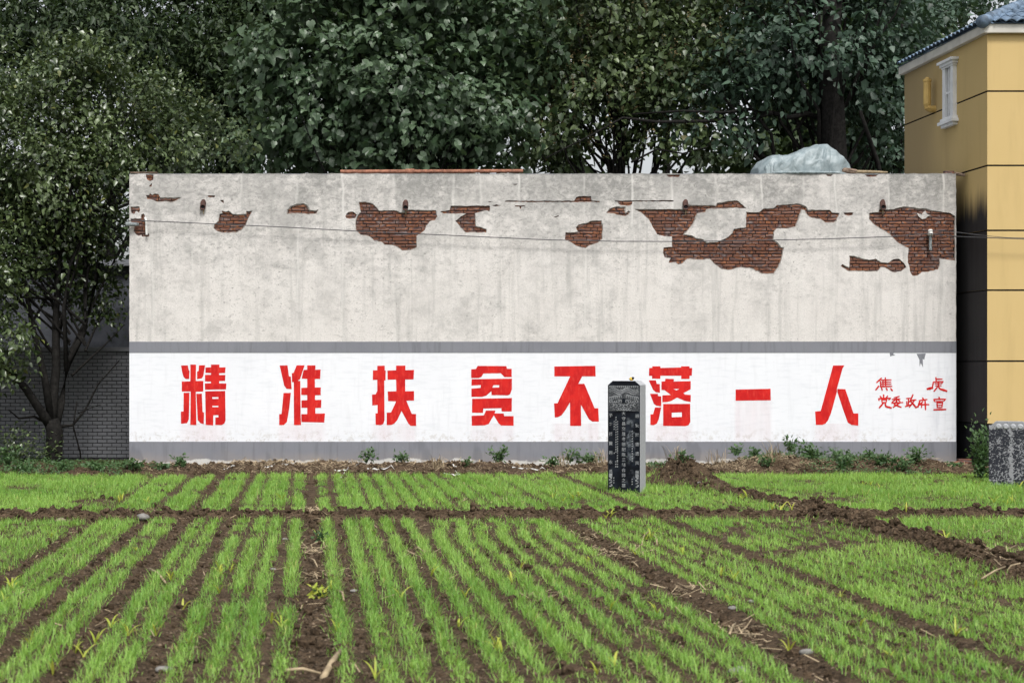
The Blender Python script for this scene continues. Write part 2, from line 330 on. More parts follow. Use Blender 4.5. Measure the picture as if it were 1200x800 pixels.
def soil_h(x, y):
    x = np.asarray(x, float); y = np.asarray(y, float)
    h = .05 * fbm(x * .35, y * .35, 3) + .03 * fbm(x * 2.2 + 7, y * 2.2, 3)
    b = bare(x, y)
    wobx = x - .03 * fbm(y * .6, x * .3, 2)
    for fx, fw, fd in FURROWS: h = h - fd * np.exp(-((wobx - fx) / fw) ** 2) * np.where(y > 22, .6, 1)
    cl = fbm(x * 7 + 3, y * 7, 4); cl2 = fbm(x * 16, y * 16 + 5, 3)
    rd = np.exp(-((x - ridge_x(y)) / .2) ** 2)
    h = h + rd * (.13 - .05 * sstep(y, 21, 24)) * (1 + 1.4 * cl)
    h = h + .085 * np.exp(-((y - bund_y(x)) / .16) ** 2) * (1 + 1.2 * cl)
    h = h - .03 * np.exp(-((y - bund_y(x) + .45) / .2) ** 2)
    inb = sstep(x, -3.7, -3.2) * (1 - sstep(x, 12.2, 12.8))
    n1 = fbm(x * .9 + 40, x * 0 + 2, 3); top = .17 + .32 * n1 + .26 * np.exp(-((x - 8.75) / .75) ** 2) + .14 * np.exp(-((x - 10.4) / 1.1) ** 2) + .05 * np.exp(-((x + .2) / 1.2) ** 2)
    top = np.maximum((top - .06) * .62, .01) * (.35 + .65 * inb)
    h = h + sstep(y, 30.3, 31.5) * (1 - .35 * sstep(y, 31.9, 32.8)) * top + sstep(y, 30.3, 31.2) * (.03 + .12 * cl + .06 * cl2)
    h = h + .40 * np.exp(-((x - 6.22) / .42) ** 2 - ((y - 28.1) / .75) ** 2) * (1 + .7 * cl)
    return h + (.018 + .05 * b) * cl2 + b * .05 * cl
xs = np.concatenate([np.linspace(-11, -5.5, 60)[:-1], np.linspace(-5.5, 14, 470)[:-1], np.linspace(14, 20, 60)])
ys = 8.0 * (33.4 / 8.0) ** np.linspace(0, 1, 430)
GX, GY = np.meshgrid(xs, ys); GZ = soil_h(GX, GY)
nx, ny = len(xs), len(ys); idx = np.arange(nx * ny).reshape(ny, nx)
q = np.stack([idx[:-1, :-1], idx[:-1, 1:], idx[1:, 1:], idx[1:, :-1]], -1).reshape(-1, 4)
tag(np_mesh('field_soil', np.stack([GX, GY, GZ], -1).reshape(-1, 3), q, M_soil, smooth=True), kind='structure')
bm = bmesh.new()
S_ = 600
for f in (((-S_, -S_), (S_, -S_), (S_, 8.0), (-S_, 8.0)), ((-S_, 33.4), (S_, 33.4), (S_, S_), (-S_, S_)), ((-S_, 8.0), (-11, 8.0), (-11, 33.4), (-S_, 33.4)), ((20, 8.0), (S_, 8.0), (S_, 33.4), (20, 33.4))):
    bm.faces.new([bm.verts.new((a, b_, -.02)) for a, b_ in f])
M_ground = soil_mat('outer_ground', (0.06, 0.06, 0.03), (0.10, 0.12, 0.045))
tag(from_bm('ground', bm, M_ground), kind='structure')

# scatter helper: template (k,3) verts, (f,s) faces
def scatter(name, tv, tf, pos, ax, nr, sx, sy, m, parent=None, tint=None, smooth=False):
    tv = np.asarray(tv, float); tf = np.asarray(tf); n = len(pos); k = len(tv)
    ax = ax / np.linalg.norm(ax, axis=1, keepdims=True)
    sd_ = np.cross(ax, nr); sd_ /= np.linalg.norm(sd_, axis=1, keepdims=True) + 1e-9; nn = np.cross(sd_, ax)
    sx = np.broadcast_to(sx, n)[:, None, None]; sy = np.broadcast_to(sy, n)[:, None, None]
    V = pos[:, None, :] + sd_[:, None, :] * (tv[None, :, 0:1] * sx) + ax[:, None, :] * (tv[None, :, 1:2] * sy) + nn[:, None, :] * (tv[None, :, 2:3] * sy)
    Fc = (tf[None] + (np.arange(n) * k)[:, None, None]).reshape(-1, tf.shape[1])
    tt = None if tint is None else np.repeat(tint, k)
    return np_mesh(name, V.reshape(-1, 3), Fc, m, parent, smooth, tt)
BLADE_V = [(-.5, 0, 0), (.5, 0, 0), (.42, .45, .04), (-.42, .45, .04), (.27, .8, .16), (-.27, .8, .16), (0, 1.0, .36)]
BLADE_F = [(0, 1, 2), (0, 2, 3), (3, 2, 4), (3, 4, 5), (5, 4, 6)]
STELE = P(733, 577, 26.2); STELE2 = P(1183, 568, 27.9)
def wheat():
    PX, PY, SZ = [], [], []
    for rx in ROWS:
        y0, y1 = (22.5 if rx == 3.16 else 8.6), 30.6
        xl = abs(rx)
        ymin = max(y0, (xl - 2.2) / .419 if rx > 0 else (xl - 1.5) / .181)
        if ymin > y1: continue
        dens = 310 if rx < 3 else 265
        n = int((y1 - ymin) * dens)
        y = rng.uniform(ymin, y1, n)
        keep = rng.random(n) < np.where(y < 15, 1, np.where(y < 22, .78, .9))
        y = y[keep]; n = len(y)
        spread = np.where(y < 22, .040 if rx < 3 else .038, .048 if rx < 3 else .052) * (1 if -2.7 < rx else 1.6)
        x = rx + rng.normal(0, 1, n) * spread + .035 * fbm(y * .7 + rx * 9, y * 0 + rx, 3)
        # the rows thicken to the right of the middle furrow; hooked row ends near the bund
        x = x + .18 * np.exp(-((y - 20.8) / 1.1) ** 2) * (1 if 1.3 < rx < 2.8 else 0)
        patch = fbm(x * 1.3 + 11, y * 1.3, 3) + .75 * fbm(x * 6, y * 4, 3)
        k = (rng.random(n) > bare(x, y) * 1.05) & (patch > np.where((rx > 3) | (y > 22), -.07, -.12) - .2 * rng.random(n))
        for s_, r_ in ((STELE, .3), (STELE2, .36)):
            k &= ((x - s_.x) ** 2 + (y - s_.y - .15) ** 2) > r_ ** 2 * rng.uniform(.6, 1, n)
        PX.append(x[k]); PY.append(y[k]); SZ.append(np.clip(1 + 1.6 * patch[k], .55, 1.35))
    x = np.concatenate(PX); y = np.concatenate(PY); sz = np.concatenate(SZ); n = len(x)
    z = soil_h(x, y) - .006
    a = rng.uniform(0, 2 * np.pi, n); lean = np.abs(rng.normal(0, .62, n))
    ax = np.stack([np.cos(a) * lean, np.sin(a) * lean, np.ones(n)], 1)
    nr = np.stack([np.cos(a), np.sin(a), np.full(n, .1)], 1)
    L = rng.uniform(.04, .102, n) * sz; W = rng.uniform(.0032, .0072, n) * np.where(y > 20, 1.25, 1)
    tint = np.clip(rng.normal(.5, .32, n) + 1.1 * fbm(x * .5, y * .5, 2), 0, .95); tint[rng.random(n) < .02] = 1.0
    return scatter('wheat_seedlings', BLADE_V, BLADE_F, np.stack([x, y, z], 1), ax, nr, W, L, M_wheat, tint=tint), n
wo, nw = wheat(); tag(wo, kind='stuff', label='short bright green wheat seedlings drilled in rows across the field', cat='wheat')

# soil clods and straw bits (uncountable)
bm = bmesh.new(); bmesh.ops.create_icosphere(bm, subdivisions=1, radius=1)
CV = np.array([v.co[:] for v in bm.verts]); CF = np.array([[v.index for v in f.verts] for f in bm.faces]); bm.free()
CV = CV * (1 + .35 * (rng.random((len(CV), 1)) - .5))
def clods():
    n = 60000; x = rng.uniform(-5.5, 14, n); y = 8.5 * (32.7 / 8.5) ** rng.random(n)
    b = bare(x, y); k = (rng.random(n) < b * .6 + .05); x, y, b = x[k], y[k], b[k]
    # extra along the ridge and the bund
    yr = rng.uniform(10, 28, 1800); xr = ridge_x(yr) + rng.normal(0, .13, 1800)
    xb = rng.uniform(-5, 13, 1600); yb = bund_y(xb) + rng.normal(0, .12, 1600)
    x = np.concatenate([x, xr, xb]); y = np.concatenate([y, yr, yb]); n = len(x)
    s = np.clip(rng.lognormal(-4.15, .58, n), .006, .046)
    pos = np.stack([x, y, soil_h(x, y) + s * .25], 1)
    return scatter('soil_clods', CV, CF, pos, rng.normal(0, 1, (n, 3)), rng.normal(0, 1, (n, 3)), s * rng.uniform(.8, 1.5, n), s, M_soil)
def crumbs():
    n = 150000; x = rng.uniform(-4.5, 12, n); y = 8.8 * (24 / 8.8) ** rng.random(n); b = bare(x, y)
    k = (rng.random(n) < .18 + .6 * b) & (x > -.181 * y - .6) & (x < .419 * y + .6); x, y = x[k], y[k]; n = len(x); sz = rng.uniform(.004, .014, n)
    ov = np.array([(1, 0, 0), (0, 1, 0), (-1, .1, 0), (0, -1, .1), (.1, 0, 1), (0, .1, -1)]); of = np.array([(0, 1, 4), (1, 2, 4), (2, 3, 4), (3, 0, 4)])
    tn = np.clip(rng.beta(1.3, 2.6, n), 0, 1)
    return scatter('soil_crumbs', ov, of, np.stack([x, y, soil_h(x, y) + sz * .3], 1), rng.normal(0, .3, (n, 3)) + np.array([0, 1, 0]), rng.normal(0, .3, (n, 3)) + np.array([0, 0, 1]), sz * 1.3, sz, M_crumb, tint=tn)
tag(crumbs(), kind='stuff', label='fine brown soil crumbs between the wheat rows', cat='soil')
tag(clods(), kind='stuff', label='crumbly brown soil clods lying in the furrows and on the ridges', cat='soil')
CHIP_V = [(-.5, 0, 0), (.5, 0, 0), (.5, 1, .06), (-.5, 1, .06)]; CHIP_F = [(0, 1, 2, 3)]
def litter():
    n = 3800; x = rng.uniform(-5, 13.5, n); y = 9 * (32.6 / 9) ** rng.random(n)
    k = rng.random(n) < .12 + .5 * bare(x, y); x, y = x[k], y[k]
    m_ = 13000; xb = rng.uniform(-3.3, 12.6, m_); yb = rng.uniform(30.7, 32.7, m_); kk = rng.random(m_) < .25 + .9 * np.exp(-((xb - 8.6) / 1.1) ** 2) + .5 * np.exp(-((xb + .3) / 1.2) ** 2); xb, yb = xb[kk], yb[kk]
    for cx_, cy_, m2, sp in ((368, 598, 60, .10), (367, 640, 60, .10), (372, 672, 50, .08), (690, 626, 60, .12), (722, 646, 70, .13), (1188, 668, 70, .14), (936, 600, 40, .12), (870, 740, 60, .10), (806, 690, 40, .09), (500, 650, 20, .1), (640, 700, 20, .1)):
        Yc = EYE * F / (cy_ - CY); xb = np.concatenate([xb, (cx_ - CX) / F * Yc + rng.normal(0, sp, m2)]); yb = np.concatenate([yb, Yc + rng.normal(0, sp * 2.2, m2)])
    x = np.concatenate([x, xb]); y = np.concatenate([y, yb]); n = len(x)
    a = rng.uniform(0, 6.28, n); pos = np.stack([x, y, soil_h(x, y) + .012], 1)
    ax = np.stack([np.cos(a), np.sin(a), rng.uniform(-.1, .45, n)], 1); nr = np.tile([0., -.3, 1.], (n, 1))
    return scatter('straw_litter', CHIP_V, CHIP_F, pos, ax, nr, rng.uniform(.004, .012, n), rng.uniform(.03, .15, n), M_straw)
tag(litter(), kind='stuff', label='scraps of dry straw and dead stalks littering the soil', cat='straw')

# ================================================================== slogan building
WY = 32.8                                           # plane of the plastered face
def wx(px): return (px - CX) / F * WY
def wz(py): return EYE - (py - CY) / F * WY
BL, BR, BT = wx(151.5), wx(1120.5), wz(203.5)
B = empty('plastered_building', (0, 0, 0), 'long windowless plastered building with bare brick patches and large red slogan', 'building')
T = .034                                            # plaster thickness; masonry face is at WY + T
boxo('masonry_core', M_mortar, B, BL + .004, BR - .004, WY + T + .006, WY + 6.5, -.4, BT - .02)
# roof slab with parapet lip
boxo('roof_slab', M_greyband, B, BL - .0, BR + .0, WY + T + .03, WY + 6.54, BT - .018, BT + .006)
def zm(pts, x0, y0, s): return [(x0 + x / s, y0 + y / s) for x, y in pts]
A_ = lambda pts: zm(pts, 140, 190, 1200 / 260); B_ = lambda pts: zm(pts, 390, 190, 1200 / 260)
C_ = lambda pts: zm(pts, 640, 190, 1200 / 260); D_ = lambda pts: zm(pts, 880, 190, 1200 / 260)
HOLES = [
 A_([(143,66),(185,66),(183,95),(165,104),(148,92)]), A_([(158,132),(176,112),(174,133)]),
 A_([(143,178),(160,178),(165,168),(178,178),(190,170),(210,172),(222,192),(300,192),(332,190),(328,198),(310,210),(280,220),(255,215),(200,215),(172,202),(150,200)]),
 A_([(59,240),(108,240),(112,262),(104,275),(95,266),(90,265),(80,282),(62,275),(59,262)]),
 A_([(60,305),(115,305),(118,282),(132,278),(138,290),(134,312),(145,330),(150,380),(162,390),(160,404),(122,404),(118,394),(105,400),(90,392),(78,375),(80,350),(60,348)]),
 A_([(477,180),(517,180),(515,190),(478,188)]), A_([(543,205),(562,205),(566,222),(555,218)]),
 A_([(553,262),(575,268),(590,262),(612,280),(640,282),(683,280),(685,265),(720,263),(700,300),(685,340),(660,370),(630,384),(560,384),(530,375),(508,358),(512,335),(535,318),(540,280),(556,276)]),
 A_([(905,282),(907,258),(925,238),(960,225),(995,222),(1015,232),(1030,258),(1060,262),(1077,254),(1068,280),(1020,286),(985,280)]),
 B_([(140,215),(175,213),(215,224),(238,245),(250,262),(345,262),(360,270),(385,272),(410,258),(558,260),(567,295),(555,315),(525,322),(505,345),(500,365),(470,390),(455,400),(455,462),(420,478),(375,480),(350,462),(325,450),(280,447),(262,430),(225,425),(195,402),(150,395),(122,365),(122,325),(135,285),(150,270)]),
 B_([(68,290),(85,270),(110,268),(130,285),(122,302),(90,307),(72,302)]),
 B_([(580,268),(632,258),(637,237),(762,236),(850,236),(848,268),(835,262),(790,272),(770,278),(775,345),(800,350),(832,362),(832,382),(718,382),(690,355),(662,318),(690,295),(720,278),(600,280)]),
 B_([(835,212),(862,212),(850,218)]), B_([(858,234),(885,228),(915,236),(880,240)]),
 [(592,235.2),(673,235.2),(675.5,231),(679,229.8),(692.5,229.8),(693.5,235),(703,235.6),(703,236.7),(640,236.9),(592,236.6)],
 B_([(985,235),(1042,235),(1040,240),(1020,241),(1018,252),(1012,252),(1010,241),(985,240)]), B_([(975,118),(1000,117),(995,123),(978,123)]),
 C_([(370,208),(660,206),(690,208),(690,213),(467,214),(466,228),(450,235),(405,233),(390,225),(388,214),(372,213)]),
 C_([(325,272),(345,250),(380,240),(430,242),(430,275),(445,262),(456,268),(448,285),(430,295),(395,290),(365,280),(328,277)]),
 C_([(100,418),(105,378),(130,380),(170,375),(160,352),(175,338),(215,330),(240,318),(300,314),(308,345),(305,415),(285,435),(240,450),(215,466),(180,460),(150,445),(125,430)]),
 C_([(40,296),(68,287),(68,293),(50,300)]), C_([(650,63),(725,63),(720,80),(660,80)]),
 C_([(478,255),(755,255),(755,240),(765,232),(890,232),(915,236),(925,220),(990,210),(1035,208),(1055,225),(1085,250),(1010,250),(870,258),(865,272),(820,280),(800,330),(765,375),(745,392),(785,395),(810,410),(850,418),(870,435),(925,432),(975,410),(1005,385),(1015,360),(1080,352),(1082,268)])
 + D_([(10,272),(45,270),(65,252),(120,250),(140,232),(200,228),(255,224),(300,240),(310,258),(380,258),(425,258),(440,272),(480,275),(465,318),(450,330),(400,328),(375,308),(330,304),(305,290),(290,262),(275,258),(262,300),(245,350),(200,360),(140,360),(125,380),(122,420),(150,440),(165,460),(178,462),(165,530),(150,570),(125,605),(60,605)])
 + C_([(1100,575),(1040,572),(985,585),(950,580),(915,555),(885,525),(840,530),(800,530),(765,525),(735,552),(715,555),(700,544),(662,545),(672,520),(640,515),(632,490),(635,462),(680,458),(680,402),(640,402),(600,390),(575,350),(555,310),(520,280)]),
 D_([(500,273),(555,273),(550,285),(530,291),(508,285)]), D_([(615,63),(690,63),(675,78),(630,80)]), D_([(405,63),(445,63),(432,76),(415,76)]),
 D_([(485,562),(495,550),(530,568),(532,505),(560,507),(600,520),(640,528),(675,522),(705,542),(740,545),(770,525),(800,522),(830,548),(842,568),(815,590),(780,598),(755,590),(725,572),(705,570),(685,592),(530,592)]),
 D_([(638,275),(690,270),(695,255),(770,255),(800,245),(830,240),(900,248),(950,252),(985,262),(1040,270),(1080,275),(1107.5,292),(1107.5,535),(1060,528),(1022,522),(1022,560),(1015,580),(960,594),(925,595),(905,612),(875,615),(860,590),(858,570),(848,540),(852,465),(800,440),(760,405),(740,385),(700,362),(660,335),(638,310)])]
def jag(pts):                                       # ragged broken-plaster edge
    out = []
    for i, p in enumerate(pts):
        q_ = pts[(i + 1) % len(pts)]; out.append(p); d = math.hypot(q_[0] - p[0], q_[1] - p[1])
        k = int(d / 2.6)
        for j in range(1, k):
            t_ = j / k; r_ = random.uniform(-.38, .38)
            out.append((p[0] + (q_[0] - p[0]) * t_ - (q_[1] - p[1]) / d * r_, p[1] + (q_[1] - p[1]) * t_ + (q_[0] - p[0]) / d * r_))
    return out
def wl(pts): return [(wx(a), wz(b)) for a, b in pts]
holes_w = [[(min(max(a, BL + .016), BR - .014), min(b, BT - .018)) for a, b in wl(jag(h))] for h in HOLES]
outer = [(BL, wz(400.5)), (BR, wz(400))]
edge_r = [(BR + random.uniform(-.006, .003), wz(400) + (BT - wz(400)) * k / 40) for k in range(1, 40)]
edge_t = [(BR + (BL - BR) * k / 160, BT + random.uniform(-.012, .008)) for k in range(0, 161)]
edge_l = [(BL + random.uniform(-.003, .006), wz(400) + (BT - wz(400)) * k / 40) for k in range(39, 0, -1)]
poly_mesh('plaster_face', [outer + edge_r + edge_t + edge_l] + holes_w, WY, T + .004, M_plaster, B)
def inset(pts):
    ar = sum(pts[i][0] * pts[(i + 1) % len(pts)][1] - pts[(i + 1) % len(pts)][0] * pts[i][1] for i in range(len(pts))); sg = 1 if ar > 0 else -1; out = []
    for i, p in enumerate(pts):
        a, b = pts[i - 1], pts[(i + 1) % len(pts)]; d = Vector((b[0] - a[0], b[1] - a[1]))
        if d.length < 1e-5: continue
        d.normalize(); k_ = .004 + .020 * max(0, float(fbm(np.array([p[0] * 2.2]), np.array([p[1] * 2.2 + 9]), 2)[0]) * 2 + .35)
        out.append((p[0] - d.y * k_ * sg, p[1] + d.x * k_ * sg))
    return out
big = [h for h, raw in zip(holes_w, HOLES) if max(q_[1] for q_ in raw) - min(q_[1] for q_ in raw) > 9]
M_scratch = simple('grey_scratch_coat', (0.30, 0.275, 0.25), .95, .1, .35, 14, .4)
for h in big:
    r_ = [(x_ * 1.0, z_) for x_, z_ in h]
    poly_mesh('scratch_coat', [[(p_[0], p_[1]) for p_ in r_], inset(h)], WY + .014, T - .016, M_scratch, B)
flake = D_([(900,275),(925,282),(945,262),(952,280),(972,288),(955,295),(945,305),(925,308),(905,290)])
poly_mesh('plaster_flake', [wl(jag(flake))], WY + .004, T - .002, M_plaster, B)
boxo('grey_band', M_greyband, B, BL, BR, WY - .006, WY + .03, wz(413.2), wz(400.2))
boxo('white_band', M_white, B, BL + .001, BR - .001, WY - .002, WY + .03, wz(517.3), wz(413.4))
boxo('grey_plinth', M_plinth, B, BL, BR, WY - .010, WY + .03, -.3, wz(517.5))
# bricks showing through the broken plaster
def inside(pt, poly):
    x, y = pt; c = False; j = len(poly) - 1
    for i in range(len(poly)):
        xi, yi = poly[i]; xj, yj = poly[j]
        if (yi > y) != (yj > y) and x < (xj - xi) * (y - yi) / (yj - yi) + xi: c = not c
        j = i
    return c
hw = [(wl(h), min(wx(a) for a, b in h), max(wx(a) for a, b in h), min(wz(b) for a, b in h), max(wz(b) for a, b in h)) for h in HOLES]
def brick_cover(x0, x1, z0, z1):
    n = 0
    for poly, a, b, c, d in hw:
        if x1 < a - .02 or x0 > b + .02 or z1 < c - .02 or z0 > d + .02: continue
        for i in range(7):
            for j in range(4):
                if inside((x0 + (x1 - x0) * (i + .5) / 7, z0 + (z1 - z0) * (j + .5) / 4), poly): n += 1
    return n / 28 * (x1 - x0) * (z1 - z0)
def near_hole(x0, x1, z0, z1):
    return any(not (x1 < a - .03 or x0 > b + .03 or z1 < c - .03 or z0 > d + .03) for _, a, b, c, d in hw)
def brick_shape(L, H, D, name):
    bm = bmesh.new(); box(bm, -L / 2, L / 2, 0, D, -H / 2, H / 2)
    for v in bm.verts: v.co += Vector((random.uniform(-.003, .003), 0, random.uniform(-.002, .002)))
    bmesh.ops.bevel(bm, geom=[e for e in bm.edges if all(v.co.y < .001 for v in e.verts)], offset=.004, segments=1, affect='EDGES')
    me = bpy.data.meshes.new(name); bm.to_mesh(me); bm.free(); return me
COURSE = .0640
st_me = [brick_shape(.236, .050, .03, 'brick') for _ in range(3)]; hd_me = [brick_shape(.113, .050, .03, 'brick_header') for _ in range(2)]
cand = []
zc = 2.6; row = 0
while zc < BT - .03:
    x = BL + .004 - (0 if row % 2 else .06); 
    while x < BR - .05:
        L = .236 if random.random() < .66 else .113
        if x < BL + .006: L -= BL + .006 - x; x = BL + .006
        if x + L > BR - .004: L = BR - .006 - x
        if L > .05 and near_hole(x, x + L, zc - .03, zc + .03):
            cv = brick_cover(x, x + L, zc - .0265, zc + .0265)
            cand.append((cv, x + L / 2, zc, L))
        x += L + .013
    zc += COURSE; row += 1
cand.sort(reverse=True)
vis = [c for c in cand if c[0] > 0]; nb = 0
for cv, x, z, L in vis[:300]:
    me = random.choice(st_me) if L > .17 else random.choice(hd_me); ref = .236 if L > .17 else .113
    o = link('brick', me, M_brick, B); o.location = (x, WY + T - .012 - random.uniform(0, .008), z)
    o.scale = (L / ref, 1, random.uniform(.96, 1.02)); o.rotation_euler = (0, R(random.uniform(-.5, .5)), 0); nb += 1
bm = bmesh.new()
for cv, x, z, L in vis[300:] + [c for c in cand if c[0] == 0 and brick_cover(c[1] - c[3] / 2 - .05, c[1] + c[3] / 2 + .05, c[2] - .06, c[2] + .06) > 0]:
    box(bm, x - L / 2, x + L / 2, WY + T - .010 - random.uniform(0, .004), WY + T + .02, z - .0265, z + .0265)
tag(from_bm('brickwork', bm, M_brick, B), kind='stuff')
# ---- painted slogan
CH = {
'精': (200, [[[(108,72),(178,70),(190,125),(197,128),(192,212),(155,212),(135,190),(122,150)]], [[(205,62),(265,62),(262,232),(340,232),(340,342),(262,345),(268,692),(205,690),(208,342),(116,342),(116,238),(205,236)]],
   [[(295,70),(360,68),(340,180),(325,205),(275,215),(275,135),(290,130)]], [[(135,356),(196,354),(190,630),(170,672),(108,678),(106,552),(133,550)]], [[(268,366),(325,364),(333,555),(348,562),(345,682),(310,672),(282,640)]],
   [[(420,62),(508,62),(508,92),(572,90),(568,150),(505,152),(505,170),(570,170),(567,232),(505,234),(505,258),(580,258),(577,320),(358,324),(356,258),(420,256),(420,240),(358,238),(358,170),(420,168),(420,150),(362,148),(362,92),(420,90)]],
   [[(360,340),(568,336),(572,640),(560,675),(530,692),(465,690),(465,612),(497,610),(497,588),(445,588),(443,695),(365,690)],[(433,400),(497,400),(497,418),(433,418)],[(435,490),(497,490),(497,505),(435,505)]]]),
'准': (315, [[[(113,72),(195,70),(210,185),(230,188),(238,318),(185,315),(160,280)]], [[(153,358),(230,356),(215,500),(200,600),(188,660),(155,692),(108,692),(108,578),(133,576)]],
   [[(290,70),(373,70),(325,215),(300,230),(328,232),(332,575),(336,692),(262,692),(260,245),(242,245),(240,152),(258,148)]],
   [[(400,70),(487,70),(485,116),(540,114),(535,212),(480,212),(480,300),(542,300),(540,380),(482,382),(482,430),(548,428),(545,512),(485,514),(485,572),(585,570),(578,665),(340,660),(338,578),(400,576),(400,512),(340,512),(340,435),(400,432),(400,380),(338,378),(338,304),(400,302),(400,212),(342,208),(362,118),(400,116)]]]),
'扶': (425, [[[(152,75),(230,73),(230,122),(240,124),(238,226),(225,228),(228,640),(215,680),(190,692),(135,690),(133,570),(155,568),(155,482),(100,488),(97,374),(135,372),(152,335),(152,222),(105,222),(107,122),(152,122)]],
   [[(348,73),(445,72),(445,120),(535,118),(530,216),(443,218),(443,340),(535,338),(535,436),(455,438),(512,575),(555,576),(557,700),(500,700),(475,675),(405,545),(360,640),(330,675),(300,690),(250,692),(250,562),(295,560),(348,445),(265,442),(260,342),(350,340),(348,218),(260,220),(258,124),(348,122)]]]),
'贫': (540, [[[(175,75),(475,78),(480,105),(530,107),(530,192),(455,192),(415,152),(235,155),(215,190),(185,202),(108,202),(108,112),(158,108)]],
   [[(112,214),(532,208),(532,320),(515,370),(490,382),(320,380),(318,338),(265,385),(220,398),(110,398),(110,312),(205,304),(210,275),(110,280)],[(340,276),(400,276),(400,300),(328,302)]],
   [[(118,418),(532,410),(530,550),(425,550),(422,515),(235,520),(230,565),(116,562)]], [[(262,540),(360,540),(352,570),(445,570),(452,598),(550,598),(550,698),(420,696),(395,675),(343,590),(290,680),(250,694),(115,698),(112,595),(240,590)]]]),
'不': (640, [[[(85,82),(513,75),(515,185),(375,185),(335,262),(398,262),(505,516),(542,516),(550,655),(480,655),(445,630),(362,480),(365,700),(250,700),(248,455),(205,530),(160,590),(120,610),(90,612),(82,466),(118,464),(250,185),(85,185)]]]),
'落': (745, [[[(172,80),(257,80),(257,97),(473,92),(473,80),(560,80),(560,98),(588,97),(584,178),(560,178),(560,212),(473,212),(473,178),(257,178),(255,210),(170,208),(170,180),(137,180),(140,98),(172,97)]],
   [[(135,226),(210,226),(218,262),(250,265),(252,355),(210,350),(180,325)]], [[(148,366),(230,366),(232,388),(265,392),(265,497),(215,490),(188,470)]], [[(200,508),(265,508),(240,630),(220,675),(190,692),(153,692),(152,580),(180,578)]],
   [[(308,208),(398,212),(395,238),(573,234),(572,318),(495,360),(515,374),(573,378),(572,452),(510,440),(430,405),(370,440),(320,452),(277,454),(277,382),(365,378),(300,328),(267,326),(267,238),(305,236)],[(390,315),(455,315),(425,330)]],
   [[(285,472),(567,470),(568,660),(550,692),(520,702),(285,700)],[(375,562),(480,558),(480,606),(375,610)]]]),
'一': (855, [[[(62,322),(426,314),(428,434),(62,438)]]]),
'人': (945, [[[(278,72),(395,70),(375,105),(318,312),(318,345),(280,480),(255,570),(225,640),(200,675),(165,690),(98,690),(90,550),(148,545)]], [[(322,315),(405,318),(490,570),(540,570),(540,698),(470,690),(430,665),(385,540),(322,349)]]])}
def join_meshes(name, objs, parent):
    bm = bmesh.new(); m = objs[0].data.materials[0]
    for o in objs:
        bm.from_mesh(o.data); me = o.data; bpy.data.objects.remove(o); bpy.data.meshes.remove(me)
    return from_bm(name, bm, m, parent)
for ch, (x0, polys) in CH.items():
    parts_ = []
    for lp in polys:
        parts_.append(poly_mesh('stroke', [wl(zm(l, x0, 420, 711 / 80)) for l in lp], WY - .0045, .003, M_red))
    o = join_meshes('painted_character', parts_, B); o['label'] = 'large red painted character ' + ch
    xa = min(p[0] for lp in polys for p in lp[0]); xb = max(p[0] for lp in polys for p in lp[0])
    y0_ = 502 if ch != '一' else 471
    bm = bmesh.new(); a, b = wx(x0 + xa / 8.889) - .06, wx(x0 + xb / 8.889) + .06
    bm.faces.new([bm.verts.new(c) for c in ((a, WY - .0032, wz(516.8)), (b, WY - .0032, wz(516.8)), (b, WY - .0032, wz(y0_ - 6)), (a, WY - .0032, wz(y0_ - 6)))])
    from_bm('paint_smear', bm, M_smear, B)
SM = {
'焦': [((195,140),(135,198),15),((180,180),(190,252),14),((190,165),(318,162),13),((200,192),(315,190),12),((200,218),(318,216),12),((178,248),(326,244),15),((215,165),(215,246),13),((244,135),(250,246),13),((160,242),(122,292),15),((195,262),(206,294),14),((255,268),(270,294),14),((312,272),(334,300),14)],
'虎': [((890,133),(896,185),14),((896,155),(970,152),13),((858,192),(984,182),14),((858,192),(848,255),14),((850,262),(778,282),24),((880,212),(968,208),12),((886,238),(958,236),12),((922,190),(925,255),12),((978,185),(962,212),12),((908,255),(868,308),15),((928,258),(950,285),15),((946,280),(1032,304),20)],
'党': [((222,352),(224,392),15),((178,372),(198,392),13),((274,368),(254,392),13),((160,402),(165,425),14),((162,402),(312,396),15),((308,398),(290,415),12),((196,418),(262,415),12),((262,415),(252,455),12),((198,418),(204,455),12),((202,452),(256,450),12),((218,458),(168,520),16),((240,458),(252,502),15),((250,502),(322,520),18)],
'委': [((422,374),(356,392),13),((332,412),(432,404),13),((386,384),(386,445),13),((378,412),(332,446),13),((396,410),(432,434),13),((326,458),(468,450),14),((392,432),(358,478),14),((358,478),(446,510),15),((428,456),(346,512),14)],
'政': [((514,402),(566,396),13),((540,402),(540,490),13),((544,442),(572,438),12),((518,440),(522,496),13),((500,502),(574,478),15),((597,352),(562,432),15),((572,424),(636,416),13),((616,424),(552,512),14),((574,440),(640,518),18)],
'府': [((722,392),(732,416),14),((678,428),(778,412),14),((686,428),(662,512),17),((724,440),(690,470),13),((684,480),(802,476),15),((712,462),(708,516),13),((752,432),(760,544),15),((632,516),(664,500),16)],
'宣': [((930,383),(936,408),14),((866,412),(1014,408),14),((866,412),(874,438),14),((1012,410),(992,434),13),((888,440),(982,436),13),((904,456),(976,454),12),((976,454),(968,516),13),((904,456),(910,518),13),((908,486),(970,484),11),((908,516),(968,514),12),((864,544),(1018,538),16)]}
